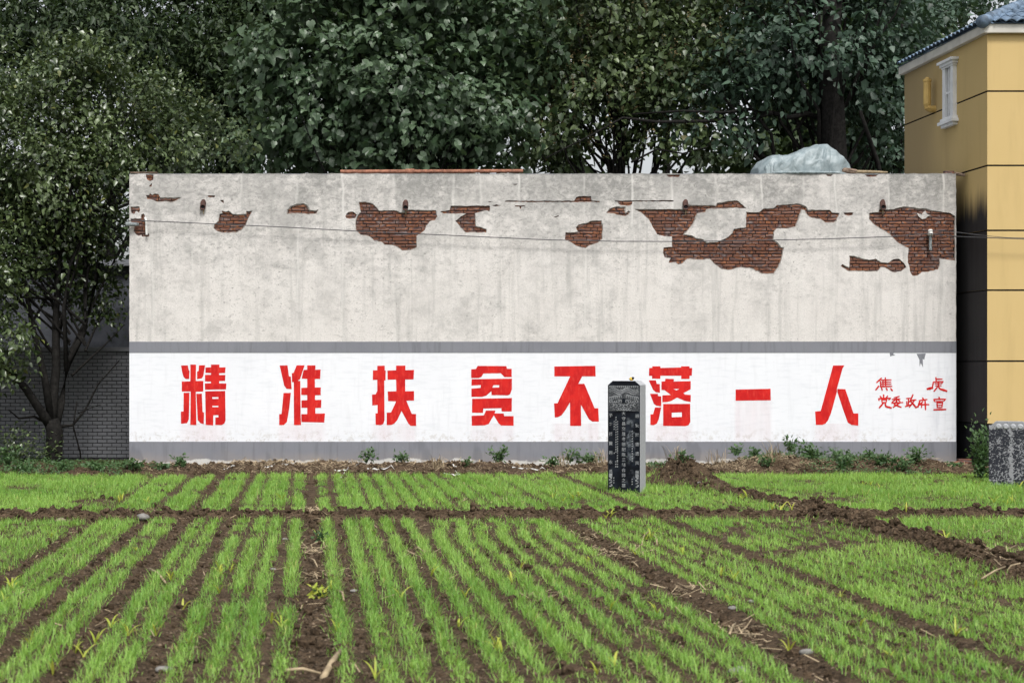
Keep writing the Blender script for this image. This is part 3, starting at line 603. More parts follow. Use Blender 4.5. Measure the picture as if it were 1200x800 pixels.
for ch, st in SM.items():
    bm = bmesh.new()
    for i, (p, q_, wd) in enumerate(st):
        (ax_, az_), (bx_, bz_) = wl(zm([p, q_], 1015, 430, 1200 / 110)); d = Vector((bx_ - ax_, bz_ - az_)); nrm = Vector((-d.y, d.x)).normalized() * (wd / 10.909 / 61 / 2) * 1.4
        e = d.normalized() * .008; yy = WY - .0045 - i * .00025
        pts = [(ax_ - e.x + nrm.x * .8, az_ - e.y + nrm.y * .8), (ax_ - e.x - nrm.x * .8, az_ - e.y - nrm.y * .8), (ax_ + d.x * .5 - nrm.x, az_ + d.y * .5 - nrm.y), (bx_ + e.x - nrm.x * .9, bz_ + e.y - nrm.y * .9), (bx_ + e.x + nrm.x * .6, bz_ + e.y + nrm.y * .6), (ax_ + d.x * .5 + nrm.x, az_ + d.y * .5 + nrm.y)]
        bm.faces.new([bm.verts.new((a, yy, b)) for a, b in pts])
    o = from_bm('brushed_character', bm, M_red, B); o['label'] = 'small red brushed character ' + ch
# grey drips on the white band top edge
def blotch(name, pts, m, yoff): return poly_mesh(name, [wl(pts)], WY - yoff, .002, m, B)
blotch('paint_drip', zm([(640,64),(688,62),(680,95),(672,90),(674,135),(662,112),(656,132),(655,95)], 930, 400, 1200 / 270), M_greyband, .0042)
blotch('paint_drip', zm([(500,60),(522,58),(518,66),(530,72),(512,74),(503,78)], 930, 400, 1200 / 270), M_greyband, .0042)
# drain spouts through the wall
for px, py in ((238.5, 236), (475.5, 236.5), (803.5, 236), (1034.5, 236)):
    g = empty('drain_spout', (0, 0, 0), None, None); g.parent = B; g.empty_display_size = .1
    c = Vector((wx(px), WY, wz(py)))
    bm = bmesh.new(); n = 14; d = Vector((-.012, -.075, -.125))
    ring = lambda o_, r_: [bm.verts.new(o_ + Vector((math.cos(a) * r_, math.sin(a) * r_ * .35 * 0 , math.sin(a) * r_))) for a in [2 * math.pi * k / n for k in range(n)]]
    r1 = ring(c + Vector((0, .06, .05)), .055); r2 = ring(c + d, .055); r3 = ring(c + d, .043); r4 = ring(c + Vector((0, .0, 0.0)), .043)
    for a, b in ((r1, r2), (r2, r3), (r3, r4)):
        for k in range(n): bm.faces.new((a[k], a[(k + 1) % n], b[(k + 1) % n], b[k]))
    from_bm('spout_pipe', bm, M_terra, g, True)
    bm = bmesh.new(); bm.faces.new([bm.verts.new(c + d * .85 + Vector((math.cos(2 * math.pi * k / n) * .044, .004, math.sin(2 * math.pi * k / n) * .044))) for k in range(n)]); from_bm('bore_shade_disc', bm, M_hole, g)  # flat black disc stands in for the shade inside the pipe
    # water stain under the spout: thin mineral crust
    poly_mesh('lime_streak', [[(c.x - .02, c.z - .10), (c.x + .02, c.z - .10), (c.x + .014, c.z - .2), (c.x + .004, c.z - .27), (c.x - .01, c.z - .2)]], WY - .002, .003, M_straw, g)

# ---- wall fittings and things on the roof edge
br = empty('insulator_bracket', P(160, 262, WY), 'grey cable bracket with white angled conduit at the left edge of the plastered wall', 'bracket')
bm = bmesh.new(); tube(bm, [(-.2, -.10, -.02), (0.0, -.07, -.02), (.04, -.05, -.02)], [.045, .04, .03], 8); from_bm('clamp', bm, M_conduit, br)
bm = bmesh.new(); tube(bm, [(.16, .02, .1), (.17, -.05, .1), (.19, -.06, .06), (.2, -.06, -.22)], .022, 8); tube(bm, [(.2, -.06, -.2), (.2, .03, -.2)], .014, 6); from_bm('conduit', bm, M_ceramic, br)
rp = empty('wall_conduit', P(1089, 280, WY), 'short grey conduit with white cap standing out from bare brick at the right end', 'conduit')
bm = bmesh.new(); tube(bm, [(0, -.06, -.22), (0, -.06, .08)], .028, 10); tube(bm, [(0, -.06, -.1), (0, .05, -.1)], .012, 6); from_bm('conduit_pipe', bm, M_conduit, rp, False)
bm = bmesh.new(); tube(bm, [(0, -.06, .06), (0, -.06, .10), (0, -.06, .12), (0, -.06, .15), (0, -.06, .18)], [.05, .052, .035, .05, .03], 12); from_bm('insulator_cap', bm, M_ceramic, rp, True)
bm = bmesh.new()
pts = [(146, 260), (152, 258.5), (175, 259), (240, 262), (330, 266), (420, 271), (520, 275.5), (640, 281), (720, 282.8), (800, 283), (880, 281.8), (960, 280.2), (1040, 277.5), (1089, 273.5), (1120, 277), (1150, 278.4), (1200, 280), (1330, 284), (1560, 287)]
tube(bm, [P(a, b, (WY - .12) if a < 1125 else 31.6) for a, b in pts], .0085, 6)
tag(from_bm('cable', bm, M_cable, None, True), 'thin grey cable strung along the plastered wall across the bare bricks', 'cable')
bm = bmesh.new(); tube(bm, [P(a, b, 31.6) for a, b in ((1089, 270), (1120, 272), (1152, 276), (1180, 278.5), (1215, 279), (1330, 283), (1560, 288))], .0055, 6)
tag(from_bm('cable', bm, M_cable, None, True), 'second thinner cable drooping from the white cap to the yellow house', 'cable')
RY = WY + .16; zr = BT + .006
pp = empty('rusty_pipe', (0, 0, 0), 'long rusty pipe with a joint lying on the top edge of the plastered wall', 'pipe')
bm = bmesh.new(); tube(bm, [(wx(399), RY, zr + .048), (wx(484), RY, zr + .055)], .036, 10); from_bm('pipe_length', bm, M_rust, pp, False)
bm = bmesh.new(); tube(bm, [(wx(478), RY, zr + .055), (wx(614), RY, zr + .062)], .034, 10); from_bm('pipe_length', bm, M_rust, pp, False)
bm = bmesh.new(); tube(bm, [(wx(476), RY, zr + .053), (wx(486), RY, zr + .055)], .052, 12); from_bm('coupling', bm, M_rust, pp, False)
lg = empty('dead_log', (0, 0, 0), 'weathered dead branch with ragged bark lying on the wall top beside the covered heap', 'branch')
bm = bmesh.new(); tube(bm, [P(950, 200.5, WY + .1) + Vector((0, 0, 0)), P(962, 199.6, WY + .1), P(975, 200.4, WY + .1), P(990, 200, WY + .1), P(1004, 201.2, WY + .1)], [.055, .075, .06, .07, .04], 9)
for v in bm.verts: v.co += Vector((random.uniform(-1, 1), random.uniform(-1, 1), random.uniform(-1, 1))) * .012
from_bm('bark_end', bm, M_bark2, lg)
bm = bmesh.new(); tube(bm, [P(1002, 201.3, WY + .1), P(1022, 201.4, WY + .1), P(1040, 202, WY + .1)], [.035, .028, .018], 8); from_bm('bare_end', bm, M_straw, lg)
wb = boxo('white_block', M_ceramic, None, 0, .27, 0, .12, 0, .075, .008); wb.location = (wx(928.5), WY + .04, zr); tag(wb, 'small white block on the wall top in front of the covered heap', 'block')
o = boxo('loose_brick', M_brick, None, 0, .18, 0, .11, 0, .055, .006); o.location = (wx(1109), WY + .05, zr); o.rotation_euler = (0, 0, R(4)); tag(o, 'loose brick lying on the top right corner of the plastered wall', 'brick')
o = boxo('loose_brick', M_brick, None, -.12, .12, 0, .115, 0, .08, .006); o.location = (P(1131, 545, 32.2).x, 32.2, float(soil_h(P(1131, 545, 32.2).x, 32.2)) + .07); o.rotation_euler = (0, 0, R(-6)); tag(o, 'pale red brick lying at the foot of the dark gap', 'brick')
o = boxo('loose_brick', M_brick, None, -.17, .13, 0, .14, 0, .07, .006); o.location = (P(1127, 549, 32.1).x, 32.1, float(soil_h(P(1127, 549, 32.1).x, 32.1)) - .005); o.rotation_euler = (0, 0, R(9)); tag(o, 'soil covered brick under the pale red brick by the dark gap', 'brick')
bm = bmesh.new(); tube(bm, [P(1119, 203.5, WY + .05), P(1131, 205.5, WY - .05)], [.036, .030], 8)
tag(from_bm('wooden_peg', bm, M_bark2), 'short wooden peg sticking out from the top right corner of the plastered wall', 'peg')
o = boxo('flat_board', M_bark2, None, 0, .52, 0, .14, 0, .022, .004); o.location = (wx(152.5), WY + .0, BT + .012); tag(o, 'thin brown board lying on the top left corner of the plastered wall', 'board')
# plastic covered heap
def heap():
    ht = empty('covered_heap', (P(940, 200, WY + .55).x, WY + .55, zr), 'heap under pale translucent plastic sheet on the wall top, higher at its right end', 'covered heap')
    prof = [(883, 203, 0), (884, 192, .3), (890, 184, .42), (900, 179, .5), (915, 177.5, .52), (935, 172, .52), (950, 166, .5), (962, 164, .5), (972, 166, .5), (982, 176, .46), (990, 188, .38), (996, 200, .2), (998, 203, 0)]
    V = []; nseg = 36; NU = 90
    pxs = np.interp(np.linspace(0, 1, NU), np.linspace(0, 1, len(prof)), [p[0] for p in prof]); pys = np.interp(np.linspace(0, 1, NU), np.linspace(0, 1, len(prof)), [p[1] for p in prof]); wd = np.interp(np.linspace(0, 1, NU), np.linspace(0, 1, len(prof)), [p[2] for p in prof])
    for i in range(NU):
        hgt = (203.4 - pys[i]) / 61 * (WY + .55) / WY
        for j in range(nseg + 1):
            a = math.pi * j / nseg
            s_ = max(0.0, math.sin(a)) ** .55; c_ = -math.cos(a); c_ = math.copysign(abs(c_) ** .8, c_)
            V.append(((pxs[i] - 940) / 61 * 1.015, c_ * (wd[i] + .04), s_ * hgt))
    V = np.array(V); r_ = fbm(V[:, 0] * 2.5 + V[:, 1] * 2, V[:, 2] * 3 + V[:, 1] * 2 + 30, 2); r2 = np.abs(fbm(V[:, 0] * 5 - V[:, 2] * 3, V[:, 2] * 1.5 + V[:, 1] * 2 + 60, 2))
    k = np.clip(V[:, 2] * 4, 0.1, 1)
    V[:, 2] += (.10 * r_ - .14 * r2) * k; V[:, 1] += (.16 * r_ + .18 * r2) * k; V[:, 0] += .05 * r_
    id_ = np.arange(NU * (nseg + 1)).reshape(NU, nseg + 1); q = np.stack([id_[:-1, :-1], id_[1:, :-1], id_[1:, 1:], id_[:-1, 1:]], -1).reshape(-1, 4)
    t = NT('plastic_sheet', 0.5, 0.4); v = t.world(); n = t.noise(v, 5, 6, 0.65, 0.6); t.col(t.mix(t.step(n, .35, .7), (0.17, 0.215, 0.23), (0.30, 0.35, 0.365))); t.bump(t.math('ABSOLUTE', t.math('SUBTRACT', t.noise(t.world((1, 1, .6)), 3.2, 2, .45, 1.2), .5)), .5, .15)
    np_mesh('plastic_cover', V, q, t.m, ht, True)
    hem = bmesh.new(); tube(hem, [((896 - 940) / 61, -.52, .012), ((930 - 940) / 61, -.56, .015), ((975 - 940) / 61, -.54, .012)], [.02, .03, .02], 6); from_bm('sheet_hem', hem, t.m, ht)
heap()

# ================================================================== wall and shed at the left
YC = 36.2
cw = empty('compound_wall', (0, 0, 0), 'dim whitewashed brick wall behind the leaning trunks at the left', 'wall')
xL, xR = -9.5, P(151, 500, YC).x + .35
boxo('wall_core', M_darkmortar, cw, xL, xR, YC + .012, YC + .24, -.3, 2.27)
boxo('coping', M_darkbrick, cw, xL - .02, xR, YC - .05, YC + .29, 2.272, 2.36)
cb = brick_shape(.19, .062, .03, 'wash_brick'); cl_ = []
z = .02; row = 0
while z < 2.22:
    x = xL + (.0 if row % 2 else .1)
    while x < xR - .1: cl_.append((x + .095, z + .035)); x += .205
    z += .0775; row += 1
cl_.sort(key=lambda c: abs(c[0] - P(90, 0, YC).x) * .7 + abs(c[1] - 1.1))
inv = [c for c in cl_ if P(-25, 0, YC).x < c[0]]
for x, z in inv[:300]:
    o = link('brick', cb, M_darkbrick, cw); o.location = (x, YC - random.uniform(0, .006), z)
rest = inv[300:] + [c for c in cl_ if c[0] <= P(-25, 0, YC).x]
bm = bmesh.new()
for x, z in rest: box(bm, x - .095, x + .095, YC - random.uniform(0, .006), YC + .02, z - .031, z + .031)
tag(from_bm('brickwork', bm, M_darkbrick, cw), kind='stuff')
sh = empty('rear_shed', (0, 0, 0), 'dim grey rendered shed rising behind the whitewashed brick wall at the left', 'shed')
M_shed = simple('shed_render', (0.085, 0.09, 0.105), .9, .2, .3, 3, .2)
boxo('shed_wall', M_shed, sh, -11, -2.2, 40.0, 44, -.3, 4.3)
boxo('shed_roof', M_houseplinth, sh, -11.2, -2.0, 39.8, 44.2, 4.303, 4.45)

# ================================================================== yellow house
HX, HY0, HY1, HX1 = 12.64, 31.8, 36.2, 20.5
def house_wall():
    t = NT('ochre_wall_paint', 0.85, 0.25); v = t.world(); s = t.sep(v)
    c = t.mix(t.noise(v, .9, 5), (0.53, 0.385, 0.165), (0.58, 0.43, 0.20)); c = t.mix(t.step(t.noise(t.world((2, 2, .25)), 1.6, 6, .6), .5, .75, 0, .35), c, (0.42, 0.30, 0.13))
    c = t.mix(t.step(t.noise(v, 20, 5, .7), .62, .75, 0, .25), c, (0.35, 0.25, 0.11))
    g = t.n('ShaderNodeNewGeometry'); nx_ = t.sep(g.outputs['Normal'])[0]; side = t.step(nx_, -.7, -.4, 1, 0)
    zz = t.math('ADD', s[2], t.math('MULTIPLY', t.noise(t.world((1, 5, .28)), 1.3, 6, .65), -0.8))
    st = t.math('MULTIPLY', side, t.step(zz, 4.3, 4.95, .985, 0))  # black stain with shade painted into it, side face only
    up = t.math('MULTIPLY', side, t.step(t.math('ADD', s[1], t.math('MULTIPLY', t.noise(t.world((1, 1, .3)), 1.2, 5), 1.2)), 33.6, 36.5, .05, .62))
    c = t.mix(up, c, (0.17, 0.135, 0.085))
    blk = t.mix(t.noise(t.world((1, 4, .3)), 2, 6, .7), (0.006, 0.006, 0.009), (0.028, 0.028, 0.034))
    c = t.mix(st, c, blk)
    t.col(c); t.bump(t.noise(v, 30, 4), .15, .005); return t.m
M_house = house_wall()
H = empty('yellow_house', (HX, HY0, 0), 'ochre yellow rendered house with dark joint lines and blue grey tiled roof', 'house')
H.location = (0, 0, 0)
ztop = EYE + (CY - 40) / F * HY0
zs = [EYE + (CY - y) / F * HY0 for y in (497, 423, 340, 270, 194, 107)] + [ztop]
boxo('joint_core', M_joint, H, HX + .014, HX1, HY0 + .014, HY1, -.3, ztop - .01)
boxo('plinth', M_houseplinth, H, HX + .03, HX1 + .02, HY0 - .004, HY1 + .02, -.3, zs[0] - .016); boxo('side_plinth', M_stainshade_plinth, H, HX - .004, HX + .028, HY0 + .002, HY1 + .02, -.3, zs[0] - .016)
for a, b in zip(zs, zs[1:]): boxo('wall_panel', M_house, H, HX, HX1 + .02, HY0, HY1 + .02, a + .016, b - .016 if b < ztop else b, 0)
OV = .10
boxo('eaves_board', M_trim, H, HX - OV, HX1 + .1, HY0 - OV, HY1 + OV, ztop + .002, ztop + .17, .012)
# hipped roof
zb = ztop + .172; ex0, ey0, ey1 = HX - OV - .03, HY0 - OV - .03, HY1 + OV + .03; rise = (ey1 - ey0) / 2 * .46; ym = (ey0 + ey1) / 2
A0 = Vector((ex0, ey0, zb)); A1 = Vector((ex0, ey1, zb)); R0 = Vector((ex0 + (ym - ey0), ym, zb + rise)); E0 = Vector((HX1 + .1, ey0, zb)); E1 = Vector((HX1 + .1, ey1, zb)); R1 = Vector((HX1 + .1, ym, zb + rise))
bm = bmesh.new()
for f in ((A0, E0, R1, R0), (A1, A0, R0), (E1, A1, R0, R1), (A0, A1, E1, E0)): bm.faces.new([bm.verts.new(c) for c in f])
from_bm('roof', bm, M_tile, H)
def tile_mesh():
    bm = bmesh.new(); n = 6; r0 = []
    for yv in (0, .36):
        r0.append([(bm.verts.new((-.1 + .2 * k / n, yv, .05 * math.sin(math.pi * k / n) + (.022 if yv == 0 else 0) + .012)), bm.verts.new((-.1 + .2 * k / n, yv, .05 * math.sin(math.pi * k / n) + (.022 if yv == 0 else 0) - .006))) for k in range(n + 1)])
    for k in range(n):
        bm.faces.new((r0[0][k][0], r0[0][k + 1][0], r0[1][k + 1][0], r0[1][k][0])); bm.faces.new((r0[0][k][1], r0[0][k + 1][1], r0[0][k + 1][0], r0[0][k][0]))
    me = bpy.data.meshes.new('roof_tile'); bm.to_mesh(me); bm.free(); return me
tl = tile_mesh(); sl = math.atan(.46); nt_ = 0
for c in range(7):
    for k in range(36):                             # front slope, laid up from the eave
        x = ex0 + .1 + k * .205; y = ey0 + c * .3 * math.cos(sl)
        if x < ex0 + (y - ey0) + .12 or x > 17.5: continue
        o = link('roof_tile', tl, M_tile, H); o.location = (x, y - .03, zb + (y - ey0) * .46 + .004); o.rotation_euler = (sl, 0, random.uniform(-.03, .03)); nt_ += 1
for c in range(5):
    for k in range(24):
        y = ey0 + .1 + k * .205; x = ex0 + c * .3 * math.cos(sl)
        if y < ey0 + (x - ex0) + .12 or y > ey1 - (x - ex0) - .12: continue
        o = link('roof_tile', tl, M_tile, H); o.location = (x - .03, y, zb + (x - ex0) * .46 + .004); o.rotation_euler = (Matrix.Rotation(R(-90), 3, 'Z') @ Matrix.Rotation(sl, 3, 'X')).to_euler(); nt_ += 1
hd = (R0 - A0).normalized()
for k in range(9):
    bm = bmesh.new(); p0 = A0 + hd * (k * .36 - .05) + Vector((0, 0, .035)); tube(bm, [p0, p0 + hd * .2, p0 + hd * .4], [.125, .115, .10], 10); from_bm('hip_tile', bm, M_tile, H, True)
# window on the side wall
W = empty('window', (0, 0, 0), None, None); W.parent = H
wy0, wy1, z0, z1 = 33.30, 33.86, 6.74, 7.92
bm = bmesh.new()
for a in ((wy0, wy0 + .14, z0 + .1, z1 - .1), (wy1 - .14, wy1, z0 + .1, z1 - .1)): box(bm, HX - .075, HX + .01, *a)
box(bm, HX - .05, HX - .002, (wy0 + wy1) / 2 - .025, (wy0 + wy1) / 2 + .025, z0 + .12, z1 - .12); box(bm, HX - .047, HX - .003, wy0 + .14, wy1 - .14, (z0 + z1) / 2 - .02, (z0 + z1) / 2 + .02)
from_bm('frame', bm, M_wtrim, W)
bm = bmesh.new(); box(bm, HX - .14, HX + .01, wy0 - .10, wy1 + .10, z0 - .02, z0 + .04); box(bm, HX - .105, HX + .008, wy0 - .05, wy1 + .05, z0 + .042, z0 + .098); box(bm, HX - .09, HX + .009, wy0 - .04, wy1 + .04, z0 - .08, z0 - .022); from_bm('sill', bm, M_wtrim, W)
bm = bmesh.new(); box(bm, HX - .15, HX + .01, wy0 - .11, wy1 + .11, z1, z1 + .05); box(bm, HX - .11, HX + .008, wy0 - .06, wy1 + .06, z1 - .06, z1 - .002); box(bm, HX - .085, HX + .009, wy0 - .02, wy1 + .02, z1 - .098, z1 - .062); from_bm('cornice', bm, M_wtrim, W)
boxo('pane', M_glass, W, HX - .012, HX + .006, wy0 + .14, wy1 - .14, z0 + .1, z1 - .1)
bm = bmesh.new(); yv = 34.45; zt, zl = EYE + (CY - 96) / F * yv, EYE + (CY - 128) / F * yv
tube(bm, [(HX - .16, yv, zt), (HX - .16, yv, zl + .1), (HX - .15, yv, zl + .03), (HX - .10, yv, zl), (HX + .02, yv, zl)], [.075, .075, .074, .07, .07], 12); tube(bm, [(HX - .16, yv, zt + .002), (HX - .16, yv, zt + .05), (HX - .16, yv, zt + .052), (HX - .16, yv, zt + .09)], [.085, .085, .05, .03], 12)
from_bm('vent_pipe', bm, M_yellowpipe, H, False)

# ================================================================== steles
def stone(name, c1, c2, rough, sc, spec=.4):
    t = NT(name, rough, spec); v = t.coord(); n = t.noise(v, sc, 7, .65); t.col(t.mix(t.step(n, .42, .66), c1, c2)); t.bump(t.noise(v, 60, 4), .15, .004); return t.m
M_blackstone = stone('polished_black_stone', (0.005, 0.006, 0.009), (0.014, 0.018, 0.026), .5, 5, .1)
M_greystone = stone('sawn_grey_stone', (0.34, 0.35, 0.37), (0.40, 0.41, 0.43), .85, 20)
M_carve = stone('carved_pale_stone', (0.19, 0.20, 0.215), (0.33, 0.34, 0.35), .85, 25)
M_carveback = stone('carved_dark_ground', (0.03, 0.033, 0.038), (0.12, 0.125, 0.135), .85, 34)
def smudge_mat():
    t = NT('dusty_bloom', .8, .2); v = t.coord(); g = t.sep(t.coord(kind='Generated'))
    a = t.math('MULTIPLY', t.step(t.noise(v, 9, 5, .6),   .48, .72, 0, .42), t.math('MULTIPLY', t.step(g[0], 0, .3), t.step(g[0], .7, 1, 1, 0))); a = t.math('MULTIPLY', a, t.math('MULTIPLY', t.step(g[2], 0, .15), t.step(g[2], .85, 1, 1, 0)))
    t.col((.34, .38, .42)); t.put(t.b.inputs['Alpha'], a); return t.m
S = empty('black_stele', (STELE.x + .02, STELE.y, 0), 'tall polished black gravestone with pale inscription and carved dragon panel', 'gravestone', rz=R(-25))
sw, sdp, shh = .252, .17, 1.75
bm = bmesh.new(); ch_ = .075
out = [(-sw, -.2), (sw, -.2), (sw, shh - ch_ * 1.25), (sw - ch_, shh - .03), (-sw + ch_, shh - .03), (-sw, shh - ch_ * 1.25)]
f0 = [bm.verts.new((x, -sdp, z)) for x, z in out]; f1 = [bm.verts.new((x, sdp, z)) for x, z in out]
bm.faces.new(f0); bm.faces.new(f1[::-1])
for k in range(6): bm.faces.new((f0[k], f1[k], f1[(k + 1) % 6], f0[(k + 1) % 6]))
bmesh.ops.recalc_face_normals(bm, faces=bm.faces[:]); bmesh.ops.bevel(bm, geom=bm.edges[:], offset=.006, segments=1, affect='EDGES'); from_bm('shaft', bm, M_greystone, S)
def plate(name, outl, y, th, m, parent): return poly_mesh(name, outl if isinstance(outl[0], list) else [outl], y, th, m, parent)
fz = -sdp - .006
plate('polished_face', [(-sw + .004, -.15), (sw - .004, -.15), (sw - .004, shh - ch_ * 1.25 - .01), (sw - ch_ - .004, shh - .036), (-sw + ch_ + .004, shh - .036), (-sw + .004, shh - ch_ * 1.25 - .01)], fz, .0055, M_blackstone, S)
plate('carved_ground', [(-sw + .014, 1.255), (sw - .014, 1.255), (sw - .014, 1.645), (-sw + .014, 1.645)], fz - .004, .004, M_carveback, S)
def ribbon(pts, wd):
    L, Rr = [], []
    for i, p in enumerate(pts):
        a = Vector(pts[max(i - 1, 0)]); b = Vector(pts[min(i + 1, len(pts) - 1)]); d = (b - a).normalized(); nn = Vector((-d.y, d.x)); k = wd * (.35 + .65 * math.sin(math.pi * (i + .5) / len(pts)))
        L.append((p[0] + nn.x * k, p[1] + nn.y * k)); Rr.append((p[0] - nn.x * k, p[1] - nn.y * k))
    return L + Rr[::-1]
def carve(name, polys, m, y, th):
    return join_meshes(name, [poly_mesh('c', [p], y - .0004 * i, th, m) for i, p in enumerate(polys)], S)
tooth = []
for k in range(15): x = -sw + .024 + k * .0305; tooth.append([(x, 1.64), (x + .027, 1.64), (x + .0135, 1.612)])
carve('tooth_border', tooth, M_carve, fz - .008, .004)
dr = []
for u in range(3):                                  # long wavy body over the whole width, then clouds and scrolls
    dr.append(ribbon([(-.225 + .45 * t_, 1.562 + .020 * math.sin(t_ * 12.6 + .25 * u) - .027 * (u - 1)) for t_ in np.linspace(0, 1, 30)], .008))
for s_ in (-1, 1):
    for q_ in range(6): dr.append(ribbon([(s_ * (.055 + q_ * .031 + .017 * math.cos(a)), 1.475 - .006 * q_ + .026 * math.sin(a)) for a in np.linspace(-.4, 4.0, 9)], .0075))
    for q_ in range(5): dr.append(ribbon([(s_ * (.05 + q_ * .038 + .018 * math.cos(a + q_)), 1.405 + .02 * math.sin(a + q_)) for a in np.linspace(0, 4.6, 9)], .0065))
    for q_ in range(4): dr.append(ribbon([(s_ * (.02 + q_ * .05 + .02 * math.cos(a)), 1.335 + .012 * (q_ % 2) + .02 * math.sin(a)) for a in np.linspace(.5, 5.2, 9)], .007))
    for q_ in range(3): dr.append(ribbon([(s_ * (.015 + q_ * .04 + .018 * math.cos(a + 1)), 1.285 + .016 * math.sin(a + 1)) for a in np.linspace(0, 5, 9)], .007))
carve('dragon_relief', dr, M_carve, fz - .008, .004)
carve('pearl', [[(math.cos(a) * .027, 1.415 + math.sin(a) * .036) for a in np.linspace(0, 6.0, 12)]], M_blackstone, fz - .016, .006)
def glyphs(txt, x, zlist, size, m, name='inscription'):
    objs = []
    for c, z in zip(txt, zlist):
        cu = bpy.data.curves.new('glyph', 'FONT'); cu.body = c; cu.size = size; cu.align_x = 'CENTER'; cu.align_y = 'CENTER'; cu.extrude = .001; cu.offset = size * .012
        o = bpy.data.objects.new('glyph', cu)
        me = bpy.data.meshes.new_from_object(o); bpy.data.objects.remove(o); bpy.data.curves.remove(cu)
        me.transform(Matrix.Rotation(R(90), 4, 'X')); me.transform(Matrix.Translation((x, fz - .002, z))); me.materials.clear(); me.materials.append(m)
        objs.append(link('glyph', me))
    return join_meshes(name, objs, S)
zf = lambda py: EYE - (py - CY) / F * (STELE.y - .2)
glyphs('大守县交显考德配陈三郎合葬之墓', -.003, [zf(484.5 + 6.05 * k) for k in range(15)], .062, M_carve)
glyphs('子孝孫賢福永長', -.205, [zf(487 + 11 * k) for k in range(7)], .062, M_carve)
glyphs('福安於德遗风展', .205, [zf(487.5 + 11 * k) for k in range(7)], .062, M_carve)
dots = []
for xi, (a, b) in ((-.150, (494, 503)), (-.150, (531, 532)), (-.122, (489, 530)), (-.095, (494, 530)), (-.122, (541, 549)), (-.095, (541, 549)), (-.095, (525, 540)), (.135, (505, 541)), (-.150, (560, 568)), (.135, (561, 568))):
    y = a
    while y < b:
        s_ = .010; z = zf(y); dots.append([(xi - s_, z - s_), (xi + s_ * .6, z - s_ * .8), (xi + s_, z + s_ * .9), (xi - s_ * .5, z + s_)]); y += 2.9
tag(carve('small_lettering', dots, M_carve, fz - .002, .002), kind='stuff')
for s_ in (-1, 1):
    pl = []
    for k in range(4): pl.append(ribbon([(s_ * .205 + .022 * math.sin(a * 1.3 + k), .12 + k * .045 + .016 * math.cos(a)) for a in np.linspace(0, 4.4, 8)], .008))
    pl.append([(s_ * .205 - .026, .255), (s_ * .205 + .026, .255), (s_ * .205 + .026, .30), (s_ * .205 - .026, .30)])
    carve('lotus_relief', pl, M_carve, fz - .003, .003)
M_bloom = smudge_mat()
bm = bmesh.new(); bm.faces.new([bm.verts.new(c) for c in ((.015, fz - .0034, .1), (.19, fz - .0034, .1), (.19, fz - .0034, 1.24), (.015, fz - .0034, 1.24))]); from_bm('dust_bloom', bm, M_bloom, S)
# small lump on top of the black stele
ob = empty('dried_flower', S.matrix_world @ Vector((0, 0, 0)), 'small yellow and dark dried flower head lying on top of the black gravestone', 'flower'); ob.location = (STELE.x + .085, STELE.y - .03, shh - .03)
bm = bmesh.new(); bmesh.ops.create_icosphere(bm, subdivisions=2, radius=.035)
for v in bm.verts: v.co = Vector((v.co.x * 1.1, v.co.y, v.co.z * .8 + .026)) * random.uniform(.85, 1.1)
from_bm('petals', bm, simple('yellow_petal', (.55, .36, .05), .7, .2, .3, 30, 0), ob)
bm = bmesh.new(); bmesh.ops.create_icosphere(bm, subdivisions=2, radius=.022)
for v in bm.verts: v.co = v.co * random.uniform(.85, 1.15) + Vector((.018, -.022, .036))
from_bm('dark_centre', bm, M_hole, ob)
# mottled stele at the right
S2 = empty('mottled_stele', (STELE2.x, STELE2.y, 0), 'short grey gravestone with worn black mottled inscription beside the yellow house', 'gravestone', rz=R(-22))
t = NT('worn_inscription_stone', .7, .35); v = t.coord(); n = t.noise(t.coord((1, 1, 1.0)), 30, 5, .62, .7); n2 = t.noise(v, 7, 3); sx_ = t.sep(v); band = t.step(t.math('ABSOLUTE', t.math('SUBTRACT', sx_[0], .03)), .012, .05, -.12, 0)
dd = t.math('ADD', t.math('ADD', n, t.math('MULTIPLY', t.math('SUBTRACT', n2, .5), .35)), band); dd = t.math('ADD', dd, t.step(sx_[2], .9, .96, 0, -.2))
t.col(t.mix(t.step(dd, .425, .48), (0.25, 0.255, 0.27), (0.014, 0.016, 0.024))); t.bump(dd, .4, .01); M_mottle = t.m
bm = bmesh.new(); w2, h2, d2, c2 = .315, 1.045, .10, .12
out = [(-w2, -.2), (w2, -.2), (w2, h2 - .11), (w2 - .11, h2), (-w2 + .11, h2), (-w2, h2 - .11)]
f0 = [bm.verts.new((x, -d2, z)) for x, z in out]; f1 = [bm.verts.new((x, d2, z)) for x, z in out]; bm.faces.new(f0); bm.faces.new(f1[::-1])
for k in range(6): bm.faces.new((f0[k], f1[k], f1[(k + 1) % 6], f0[(k + 1) % 6]))
bmesh.ops.recalc_face_normals(bm, faces=bm.faces[:]); bmesh.ops.bevel(bm, geom=bm.edges[:], offset=.008, segments=1, affect='EDGES'); from_bm('slab', bm, M_mottle, S2)
for k in range(4):
    bm = bmesh.new(); bmesh.ops.create_cone(bm, cap_ends=True, segments=10, radius1=.048, radius2=.03, depth=.02, matrix=Matrix.Translation((-.165 + k * .11, -d2 - .008, h2 - .085)) @ Matrix.Rotation(R(90), 4, 'X')); from_bm('rosette', bm, M_greystone, S2)

